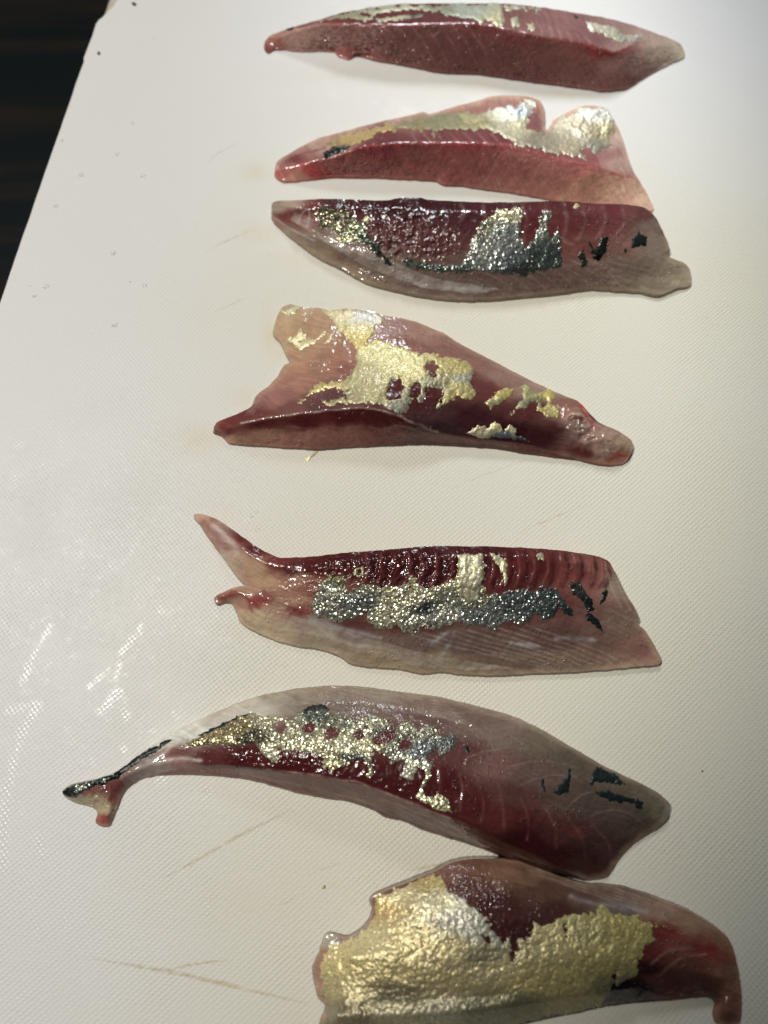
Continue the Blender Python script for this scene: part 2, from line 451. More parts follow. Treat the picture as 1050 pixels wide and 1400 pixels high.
def idw(pts, samples, power=3.0, soft=8.0):
    S = np.array([s_[:2] for s_ in samples], float); Cc = np.array([lin(s_[2]) for s_ in samples])
    num = np.zeros((len(pts), 3)); den = np.zeros(len(pts))
    for p, c in zip(S, Cc):
        d2 = (pts[:, 0] - p[0])**2 * 0.55 + ((pts[:, 1] - p[1]) * 1.5)**2 + soft**2
        w_ = d2 ** (-power / 2 * 1.4); num += w_[:, None] * c; den += w_
    return num / den[:, None]

class Fillet: pass

def build_fillet(spec):
    f = Fillet(); f.spec = spec
    seed = spec['seed']
    root = empty("fish_fillet", spec['label'], "fish fillet", "raw fish fillets in a row on the board"); f.root = root
    OL = catmull(np.array([(x, y, h) for x, y, h in spec['outline']], float), True, STEP)
    jit = spec.get('jitter', 0.9)
    OL[:, 0] += fbm(OL[:, 0], OL[:, 1], 11, 4, seed) * jit; OL[:, 1] += fbm(OL[:, 0], OL[:, 1], 11, 4, seed + 1) * jit
    OL[:, 2] = np.maximum(OL[:, 2], 0.25)
    fx, fh = [], []
    for ft in spec.get('features', []):
        c = catmull(np.array(ft, float), False, STEP); fx.append(c[:, :2]); fh.append(c[:, 2])
    fx = np.concatenate(fx) if fx else np.zeros((0, 2)); fh = np.concatenate(fh) if fh else np.zeros(0)
    if len(fx):
        m = inside(fx, OL) & (kd_dist(fx, OL) > 1.1); fx, fh = fx[m], fh[m]
    lo_, hi_ = OL[:, :2].min(0), OL[:, :2].max(0)
    gx, gy = np.meshgrid(np.arange(lo_[0], hi_[0], STEP), np.arange(lo_[1], hi_[1], STEP * 0.87))
    gx = gx + (np.arange(gx.shape[0]) % 2)[:, None] * STEP / 2
    G = np.stack([gx.ravel(), gy.ravel()], 1) + rng.uniform(-.3, .3, (gx.size, 2))
    G = G[inside(G, OL)]
    key = set()
    for p in np.concatenate([OL[:, :2], fx]):
        a, b_ = int(p[0] // 0.9), int(p[1] // 0.9)
        for u in (-1, 0, 1):
            for v in (-1, 0, 1): key.add((a + u, b_ + v))
    G = np.array([p for p in G if (int(p[0] // 0.9), int(p[1] // 0.9)) not in key])
    pts = np.concatenate([OL[:, :2], fx, G]); n0 = len(OL)
    r = delaunay_2d_cdt([Vector(p) for p in pts], [(i, (i + 1) % n0) for i in range(n0)], [list(range(n0))], 1, 1e-4)
    V2 = np.array([v[:] for v in r[0]]); T = np.array(r[2]); n = len(V2)
    hv = np.zeros(n); fixed = np.zeros(n, bool); allh = np.concatenate([OL[:, 2], fh]); nfix = len(allh)
    loop = [None] * n0
    for vi, src in enumerate(r[3]):
        for s_ in src:
            if s_ < nfix: hv[vi] = allh[s_]; fixed[vi] = True
            if s_ < n0: loop[s_] = vi
    loop = [v for v in loop if v is not None]
    E = np.concatenate([T[:, [0, 1]], T[:, [1, 2]], T[:, [2, 0]]]); E.sort(1); E = np.unique(E, axis=0)
    h, avg = solve_heights(n, E, fixed, hv, spec.get('inflate', 0.0012), STEP)
    onb = np.zeros(n, bool); onb[loop] = True
    for _ in range(spec.get('soften', 5)): h = np.where(onb, h, 0.5 * h + 0.5 * avg(h))
    edge = kd_dist(V2, OL)
    # soft rounding of every rim
    x, y = V2[:, 0], V2[:, 1]
    fade = smooth(0.5, 6, edge)
    h = h + fade * (0.28 * fbm(x, y, 34, 3, seed + 2) + 0.13 * fbm(x, y, 9, 3, seed + 3) + 0.06 * fbm(x, y, 3.2, 2, seed + 4))
    for cx, cy, rx, ry, amp, scl in spec.get('crinkle', []):
        mk = smooth(1.15, 0.6, np.sqrt(((x - cx) / rx)**2 + ((y - cy) / ry)**2)) * fade
        h = h + mk * amp * (1 - 2.0 * np.abs(fbm(x, y, scl, 3, seed + 5)))
    # colour of the flesh, plus painted light at the thin rims
    P = V2 + np.stack([fbm(x, y, 16, 3, seed + 6), fbm(x, y, 16, 3, seed + 7)], 1) * 5
    gain = spec.get('gain', 1.25)
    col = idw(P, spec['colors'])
    if 'ridge' in spec:
        rd = catmull(np.array([(a, b_) for a, b_ in spec['ridge']], float), False, 2.0); o = np.argsort(rd[:, 0])
        yr = np.interp(x, rd[o, 0], rd[o, 1])
        side = smooth(-1.3, 1.3, y - yr + 1.2 * fbm(x, y, 7, 2, seed + 8))
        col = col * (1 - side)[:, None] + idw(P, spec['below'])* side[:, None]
    f.V2, f.T = V2, T
    for fam in spec.get('lines', []):
        for ln in fam['paths']:
            c = catmull(np.array(ln, float), False, 4.0)
            c = c + np.stack([fbm(c[:, 0], c[:, 1], 18, 2, seed + 9), fbm(c[:, 0], c[:, 1], 18, 2, seed + 10)], 1) * fam.get('wob', 1.5)
            b0, b1 = c.min(0) - 6, c.max(0) + 6
            ids = np.where((x > b0[0]) & (x < b1[0]) & (y > b0[1]) & (y < b1[1]))[0]
            if not len(ids): continue
            d = seg_dist(V2[ids], c); wd = fam.get('w', 1.2)
            k = np.exp(-(d / wd)**2) * min(0.9, fam.get('a', 0.35) * 1.4) * (0.65 + 0.6 * fbm(x[ids], y[ids], 12, 2, seed + 11)).clip(0.1, 1.3)
            col[ids] = col[ids] * (1 - k)[:, None] + lin(fam['c']) * k[:, None]
            h[ids] += k * fam.get('dh', 0.12)
    h = np.maximum(h, 0.2)
    pale = 0.32 * smooth(11, 1, edge + 3 * fbm(x, y, 14, 2, seed + 14)) * smooth(3.6, 1.6, h) * spec.get('pale', 1.0)  # paler rim painted in for board light showing through thin flesh
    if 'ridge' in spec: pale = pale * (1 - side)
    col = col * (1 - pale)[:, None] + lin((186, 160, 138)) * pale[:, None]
    wetn = 0.72 + 0.5 * fbm(x, y, 24, 3, seed + 12)
    f.h = h; f.V3 = unproject(V2, h * MM)
    lum = (col @ np.array([0.3, 0.6, 0.1]))[:, None]
    col = (lum + (col - lum) * spec.get('sat', 0.80)) * (lum / 0.13) ** spec.get('contrast', 0.25)
    col = np.clip(col * gain * np.array([0.95, 1.0, 0.93]), 0.002, 0.85)
    # closed body: relief, wall down to the board, underside
    top = f.V3; lp = np.array(loop)
    a2 = 0.5 * np.sum(V2[lp, 0] * np.roll(V2[lp, 1], -1) - np.roll(V2[lp, 0], -1) * V2[lp, 1])
    tri = T.copy()
    N = np.cross(top[tri[:, 1]] - top[tri[:, 0]], top[tri[:, 2]] - top[tri[:, 0]])
    flip = N[:, 2] < 0; tri[flip] = tri[flip][:, ::-1]; N[flip] *= -1
    vn = np.zeros_like(top)
    for q_ in range(3): np.add.at(vn, tri[:, q_], N)
    vn /= np.linalg.norm(vn, axis=1)[:, None] + 1e-12; f.vn = vn; f.tri = tri
    r1 = top[lp]; tg = np.roll(r1, -3, 0) - np.roll(r1, 3, 0); nin = np.stack([-tg[:, 1], tg[:, 0]], 1); nin /= np.linalg.norm(nin, axis=1)[:, None] + 1e-12
    if (nin * (r1[:, :2].mean(0) - r1[:, :2])).sum() < 0: nin = -nin
    und = -np.minimum(r1[:, 2] * 0.35, 0.0005)[:, None]
    r2 = r1.copy(); r2[:, 2] *= 0.5; r2[:, :2] += nin * und * 0.25
    r3 = r1.copy(); r3[:, 2] = 0.00012; r3[:, :2] += nin * und
    nl = len(lp); V = np.concatenate([top, r1, r2, r3]); F = [tuple(t) for t in tri]
    for a in range(2):
        for i in range(nl):
            j = (i + 1) % nl; b0 = n + a * nl
            F.append((b0 + i, b0 + j, b0 + nl + j, b0 + nl + i))
    F.append(tuple(n + 2 * nl + i for i in range(nl)))
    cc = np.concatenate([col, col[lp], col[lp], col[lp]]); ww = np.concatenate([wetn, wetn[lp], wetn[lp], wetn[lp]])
    an = math.radians(spec.get('fibre', 22)); P_ = V2 + np.stack([fbm(x, y, 60, 2, seed + 15), fbm(x, y, 60, 2, seed + 16)], 1) * 14
    fu = P_[:, 0] * math.cos(an) + P_[:, 1] * math.sin(an); fv = -P_[:, 0] * math.sin(an) + P_[:, 1] * math.cos(an)
    fib = np.stack([fu / 60.0, fv / 4.2, np.full(n, seed * 0.1)], 1); fib = np.concatenate([fib, fib[lp], fib[lp], fib[lp]])
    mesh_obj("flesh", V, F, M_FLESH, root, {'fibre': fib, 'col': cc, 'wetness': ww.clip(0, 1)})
    for p in spec.get('patches', []): add_patch(f, **p)
    return f

def add_patch(f, name, poly, colors, mat, holes=(), amp=2.2, scale=7.0, bias=0.0, thick=0.16, gain=None, wrinkle=0.10, fine=None, glit=1.0):
    V2, seed = f.V2, f.spec['seed']
    poly = np.array(poly, float); lo_, hi_ = poly.min(0) - 8, poly.max(0) + 8
    x, y = V2[:, 0], V2[:, 1]
    sel = (x > lo_[0]) & (x < hi_[0]) & (y > lo_[1]) & (y < hi_[1])
    fld = np.full(len(V2), -9.0); ids = np.where(sel)[0]
    if not len(ids): return
    wx = V2[ids] + np.stack([fbm(x[ids], y[ids], 8, 4, seed + 60, 0.7), fbm(x[ids], y[ids], 8, 4, seed + 61, 0.7)], 1) * min(5.0, 1.2 + amp * 1.3)
    d = sdf(wx, poly)
    for hp in holes: d = np.minimum(d, -sdf(wx, np.array(hp, float)))
    d = d + 1.7 * amp * fbm(x[ids], y[ids], scale, 4, seed + 20, 0.65) + min(1.6, amp) * 1.0 * fbm(x[ids], y[ids], 3.0, 2, seed + 22) + bias
    if fine is not None: d = np.minimum(d, (fbm(x[ids], y[ids], 6.0, 3, seed + 25) + fine) * 9 + 3)
    fld[ids] = d
    tri = f.tri; tv = fld[tri]; tt = tri[(tv > 0).any(1)]
    vid = {}; VV = []; FF = []; CF = []; NN = []; P2 = []
    def vert(a):
        k = a
        if k not in vid:
            vid[k] = len(VV); VV.append(f.V3[a]); NN.append(f.vn[a]); CF.append(fld[a]); P2.append(V2[a])
        return vid[k]
    def cut(a, b_):
        k = (min(a, b_), max(a, b_))
        if k not in vid:
            t = fld[a] / (fld[a] - fld[b_])
            vid[k] = len(VV); VV.append(f.V3[a] + (f.V3[b_] - f.V3[a]) * t); NN.append(f.vn[a] + (f.vn[b_] - f.vn[a]) * t); CF.append(0.0)
            P2.append(V2[a] + (V2[b_] - V2[a]) * t)
        return vid[k]
    for t in tt.tolist():
        out = []
        for i in range(3):
            a, b_ = t[i], t[(i + 1) % 3]
            if fld[a] > 0: out.append(vert(a))
            if (fld[a] > 0) != (fld[b_] > 0): out.append(cut(a, b_))
        if len(out) >= 3: FF.append(out)
    if not FF: return
    VV = np.array(VV); NN = np.array(NN); NN /= np.linalg.norm(NN, axis=1)[:, None] + 1e-12; CF = np.array(CF); P2 = np.array(P2)
    lift = 0.07 + thick * np.clip(CF / 2.5, 0, 1) + wrinkle * np.clip(CF / 3, 0, 1) * (0.5 + fbm(P2[:, 0], P2[:, 1], 5.0, 3, seed + 30))
    grain = mat is M_GRAIN
    if grain: lift = lift + glit * np.clip(CF / 1.5, 0.15, 1) * (rng.uniform(-1, 1, len(VV)) * 0.042 + 0.13 * fbm(P2[:, 0], P2[:, 1], 3.2, 2, seed + 33))
    else: lift = lift + np.clip(CF / 2, 0, 1) * rng.uniform(-1, 1, len(VV)) * 0.018
    VV = VV + NN * (np.maximum(lift, 0.04) * MM)[:, None]
    c = idw(P2 + np.stack([fbm(P2[:, 0], P2[:, 1], 9, 3, 41), fbm(P2[:, 0], P2[:, 1], 9, 3, 42)], 1) * 6, colors, 3.0, 6.0) * (gain or 1.0)
    if grain: c = c * (1.15 + 0.6 * glit * rng.uniform(-1, 1, len(c)))[:, None]
    mesh_obj(name, VV, FF, mat, f.root, {'col': c.clip(0.003, 0.97)}, shade=not grain)

def fan(a, b_, n):
    """n paths blended from path a to path b_ (same number of points)"""
    a, b_ = np.array(a, float), np.array(b_, float)
    return [(a + (b_ - a) * t).tolist() for t in np.linspace(0, 1, n)]

GOLD, GOLD2, SILV, GREY, DGRY = (216, 196, 128), (190, 165, 84), (205, 205, 190), (140, 146, 136), (78, 88, 84)
GOLDP = (228, 214, 160)

PINK, RED, DRED, BEIGE, LAV = (158, 108, 102), (128, 52, 55), (92, 32, 40), (160, 132, 112), (168, 150, 152)

# ---- 1: the farthest one, cut side towards us
R1 = [(372, 51), (404, 39), (436, 31), (464, 31.5), (493, 34), (536, 34), (578, 32), (650, 32), (687, 39), (736, 49), (793, 57), (827, 67), (842, 71)]
f1 = build_fillet(dict(seed=100, gain=1.35, contrast=0.25, sat=0.80, fibre=62, inflate=0.0015,
    label="farthest fillet, plain dark pink cut side in front, thin silver strip along its back",
    outline=[(362, 57, 1), (370, 48.5, 2), (404, 36, 5), (436, 27, 7), (464, 18.5, 7.5), (507, 10.5, 8), (550, 5.5, 8), (600, 5, 8), (650, 4.5, 8), (707, 6, 8), (750, 11.5, 7.5), (793, 18.5, 7), (836, 26, 6), (878, 38.5, 4.5), (916, 53, 3), (931, 61, 2), (936, 72, 1), (934, 78, .6), (918, 86, .5), (896, 97, .5), (873, 111, .5), (856, 120, .9), (827, 123, .9), (793, 118.5, .9), (736, 111, .9), (678, 103, .9), (650, 99.5, .9), (601, 97, .9), (550, 87, .9), (510, 80, .9), (487, 76, .5), (476, 80.5, .5), (464, 76.5, .5), (456, 70, .5), (407, 69.5, .5), (376, 67, .5), (367, 71.5, .5), (362, 67, .6)],
    features=[[(375, 52, 3), (404, 39, 6.5), (436, 31, 9), (464, 31.5, 10.5), (536, 34, 12), (650, 32, 12.5), (736, 49, 12), (793, 57, 11), (842, 71, 9), (880, 64, 5.5), (915, 60, 3.3)], [(842, 72, 8.8), (848, 95, 5), (852, 112, 2)]],
    ridge=R1 + [(880, 54), (930, 60)],
    colors=[(380, 48, (150, 108, 102)), (436, 29, (126, 58, 58)), (520, 26, (112, 56, 60)), (600, 28, (112, 56, 60)), (700, 24, (132, 84, 84)), (760, 36, (140, 94, 96)), (800, 45, (132, 84, 88)), (840, 32, (146, 110, 110)), (900, 50, (158, 128, 124)), (930, 66, (166, 148, 134))],
    below=[(372, 60, (150, 92, 84)), (364, 68, (130, 62, 58)), (405, 55, (158, 118, 110)), (440, 60, (150, 106, 100)), (470, 76, (150, 80, 76)), (480, 50, (136, 88, 86)), (560, 60, (118, 70, 70)), (640, 70, (112, 63, 64)), (720, 85, (112, 64, 64)), (790, 95, (120, 72, 70)), (832, 70, (124, 44, 44)), (845, 88, (138, 94, 92)), (870, 85, (142, 104, 102)), (905, 75, (158, 132, 122)), (930, 72, (168, 150, 134)), (700, 45, (116, 56, 58)), (850, 112, (126, 80, 78))],
    lines=[dict(c=(140, 40, 42), a=.75, w=1.5, dh=.0, paths=[[(436, 31), (464, 32.5), (536, 35), (578, 33.5), (650, 33.5), (736, 50), (793, 58), (838, 71)]]),
           dict(c=(165, 122, 118), a=.2, w=1.4, paths=fan([(448, 36), (462, 50), (470, 66)], [(640, 36), (658, 62), (672, 92)], 11)),
           dict(c=(170, 130, 128), a=.30, w=1.4, paths=fan([(738, 34), (742, 42), (740, 50)], [(800, 50), (806, 56), (806, 60)], 6))],
    patches=[dict(name="silver_skin", mat=M_FOIL, gain=1.5, amp=2.6, scale=8, colors=[(450, 22, (150, 146, 112)), (550, 8, (168, 164, 136)), (600, 18, (128, 128, 104)), (640, 16, (150, 154, 138)), (680, 28, (168, 160, 122)), (730, 10, (140, 136, 116))],
                poly=[(430, 31), (464, 20), (507, 11), (550, 6), (600, 6), (650, 5), (700, 7), (745, 12), (748, 15), (700, 14.5), (688, 13), (690, 25), (688, 36), (680, 37), (672, 30), (655, 29), (648, 26), (610, 22), (600, 16), (560, 14), (520, 18), (488, 20), (512, 25), (527, 28), (500, 29), (470, 25)]),
             dict(name="silver_skin", mat=M_FOIL, gain=1.5, amp=1.6, scale=5, colors=[(540, 26, (165, 158, 125)), (565, 20, (95, 92, 75))], poly=[(512, 25), (540, 24), (560, 19), (582, 20), (575, 24), (540, 29), (522, 31)]),
             dict(name="silver_skin", mat=M_FOIL, gain=1.5, amp=1.5, scale=5, colors=[(705, 30, (160, 156, 130))], poly=[(699, 24), (708, 23), (711, 35), (702, 39)]),
             dict(name="silver_skin", mat=M_FOIL, gain=1.5, amp=1.5, scale=5, colors=[(727, 36, (170, 160, 125))], poly=[(720, 33), (731, 31), (732, 40), (722, 42)]),
             dict(name="silver_skin", mat=M_FOIL, gain=1.5, amp=2.2, scale=6, colors=[(812, 36, (190, 184, 160)), (845, 50, (170, 168, 140)), (870, 53, (190, 180, 168))], poly=[(802, 29), (818, 32), (835, 36), (850, 45), (860, 48), (880, 52), (864, 56), (848, 59), (832, 54), (820, 45), (806, 42)]),
             dict(name="dark_skin", mat=M_DARK, amp=.8, scale=4, thick=.1, colors=[(0, 0, (20, 30, 28))], poly=[(390, 40), (404, 35.5), (408, 37), (396, 42)]),
             dict(name="dark_skin", mat=M_DARK, amp=1.0, scale=4, thick=.1, colors=[(0, 0, (20, 30, 28))], poly=[(783, 22), (788, 21), (790, 25), (785, 26)])]))

# ---- 2: with a notch torn in its belly flap
f2 = build_fillet(dict(seed=200, gain=2.3, contrast=0, sat=0.78, fibre=60, inflate=0.0012,
    label="fillet with a torn notch in its pale belly flap, second from the far end",
    outline=[(376, 232, .8), (380, 220, 1.5), (407, 203, 2.5), (436, 189, 2.5), (473, 178.6, 2.5), (521, 166, 2.4), (564, 157, 2.2), (578, 153, 2), (587, 156, 2), (607, 150, 1.8), (650, 138, 1.15), (671, 132, 1.5), (700, 130, 1.5), (726, 133, 1.15), (739, 138, 1.15), (744, 150, 1.15), (744, 168, 1.8), (747, 177, 2), (751, 175, 2), (755, 166, 1.8), (769, 157, 1.15), (789, 147, 1.4), (806, 144, 1.3), (829, 148.6, 1.3), (840, 166, 1.4), (849, 183, 1.4), (857, 208, 1.5), (866, 234, 1.5), (877, 251, 1.4), (888, 271, 1), (893, 287, .5), (877, 284, .9), (843, 280, .9), (791, 277, .9), (748, 270, .9), (706, 263, .9), (663, 257, .9), (637, 253, .9), (607, 251, .9), (596, 246, .9), (550, 243, .9), (493, 241, .9), (450, 241, .9), (407, 246, .9), (387, 247, .9), (377, 241, .5)],
    features=[[(380, 231, 2.5), (421, 221, 5), (459, 213, 7), (487, 202, 9), (521, 196, 10), (567, 195, 10.5), (650, 195, 10.5), (706, 199, 10), (734, 208.6, 9.5), (774, 218.6, 8.5), (820, 229, 6.5), (854, 241, 4), (871, 249, 2.3)], [(600, 172, 5.5), (660, 165, 5), (715, 165, 4.6)], [(765, 190, 5.2), (810, 185, 3.6), (835, 195, 2.4)]],
    crinkle=[(812, 168, 36, 24, .55, 13), (718, 152, 24, 22, .45, 12), (600, 165, 120, 16, .15, 7)],
    ridge=[(378, 232), (421, 221), (459, 214), (487, 201), (521, 196), (567, 195), (650, 195), (706, 198.6), (734, 208.6), (774, 218.6), (820, 228.6), (854, 241), (871, 248.6), (894, 262)],
    colors=[(385, 222, (115, 69, 69)), (410, 207, (123, 82, 80)), (430, 195, (141, 108, 100)), (400, 216, (85, 34, 39)), (470, 180, (135, 98, 92)), (560, 160, (134, 98, 92)), (640, 145, (128, 85, 80)), (700, 138, (131, 90, 85)), (735, 165, (113, 69, 71)), (762, 168, (149, 108, 89)), (520, 190, (84, 36, 43)), (600, 186, (92, 44, 49)), (650, 186, (95, 46, 51)), (690, 190, (92, 39, 46)), (740, 205, (102, 51, 54)), (800, 218, (113, 57, 62)), (835, 212, (128, 85, 84)), (850, 225, (143, 108, 103)), (845, 195, (144, 115, 108)), (865, 243, (123, 64, 62))],
    below=[(385, 240, (138, 66, 64)), (400, 242, (150, 100, 90)), (428, 235, (140, 40, 44)), (450, 228, (118, 60, 60)), (480, 225, (112, 58, 58)), (560, 215, (104, 50, 50)), (640, 220, (108, 54, 52)), (700, 230, (112, 60, 57)), (750, 245, (128, 76, 68)), (800, 262, (138, 92, 78)), (850, 270, (150, 110, 94)), (885, 275, (156, 122, 106)), (700, 255, (124, 74, 66)), (560, 238, (118, 62, 58)), (640, 200, (110, 44, 46)), (780, 226, (136, 76, 72)), (520, 202, (96, 32, 38))],
    lines=[dict(c=(118, 34, 38), a=.7, w=1.8, dh=0, paths=[[(459, 216), (487, 204), (521, 198), (567, 197), (650, 197), (706, 200.6), (734, 210.6), (774, 220), (820, 230), (850, 241)]]),
           dict(c=(84, 28, 34), a=.65, w=1.8, dh=-.3, paths=[[(380, 223), (410, 211), (445, 202)]]),
           dict(c=(160, 108, 100), a=.12, w=1.5, paths=fan([(480, 205), (474, 222), (462, 238)], [(760, 218), (750, 245), (728, 266)], 15)),
           dict(c=(150, 104, 106), a=.35, w=1.3, paths=fan([(560, 180), (566, 188), (572, 195)], [(690, 184), (698, 191), (706, 198)], 8))],
    patches=[dict(name="silver_skin", mat=M_FOIL, gain=1.5, amp=2.4, scale=7, colors=[(450, 196, (150, 128, 66)), (480, 190, (176, 148, 72)), (520, 172, (170, 142, 66)), (560, 172, (132, 122, 82)), (610, 165, (128, 124, 88)), (650, 165, (148, 140, 94)), (690, 155, (196, 194, 170)), (726, 142, (214, 208, 186)), (715, 170, (190, 182, 144)), (740, 192, (150, 142, 116)), (790, 175, (176, 166, 138)), (820, 155, (224, 218, 196)), (835, 178, (188, 176, 128)), (810, 205, (150, 146, 126)), (780, 205, (166, 152, 120)), (705, 150, (176, 190, 196))],
                poly=[(440, 203), (455, 192), (475, 184), (500, 178), (527, 170), (560, 165), (600, 157), (640, 152), (652, 157), (672, 148), (697, 144), (706, 147), (717, 142), (719, 134), (727, 134), (733, 140), (730, 148), (722, 165), (716, 176), (737, 181), (745, 183), (757, 179), (765, 163), (785, 155), (800, 147), (829, 149), (838, 163), (843, 180), (832, 188), (836, 197), (822, 205), (815, 213), (808, 203), (797, 204), (800, 220), (775, 214), (740, 205), (712, 200), (690, 188), (672, 178), (620, 176), (597, 179), (594, 188), (590, 178), (560, 177), (520, 180), (505, 190), (490, 197), (475, 199), (455, 200)]),
             dict(name="dark_skin", mat=M_GRAIN, amp=1.4, scale=5, gain=.5, colors=[(450, 210, (60, 62, 62)), (468, 204, (110, 112, 108))], poly=[(440, 216), (447, 205), (462, 200), (479, 200), (470, 208), (455, 213), (445, 219)])]))

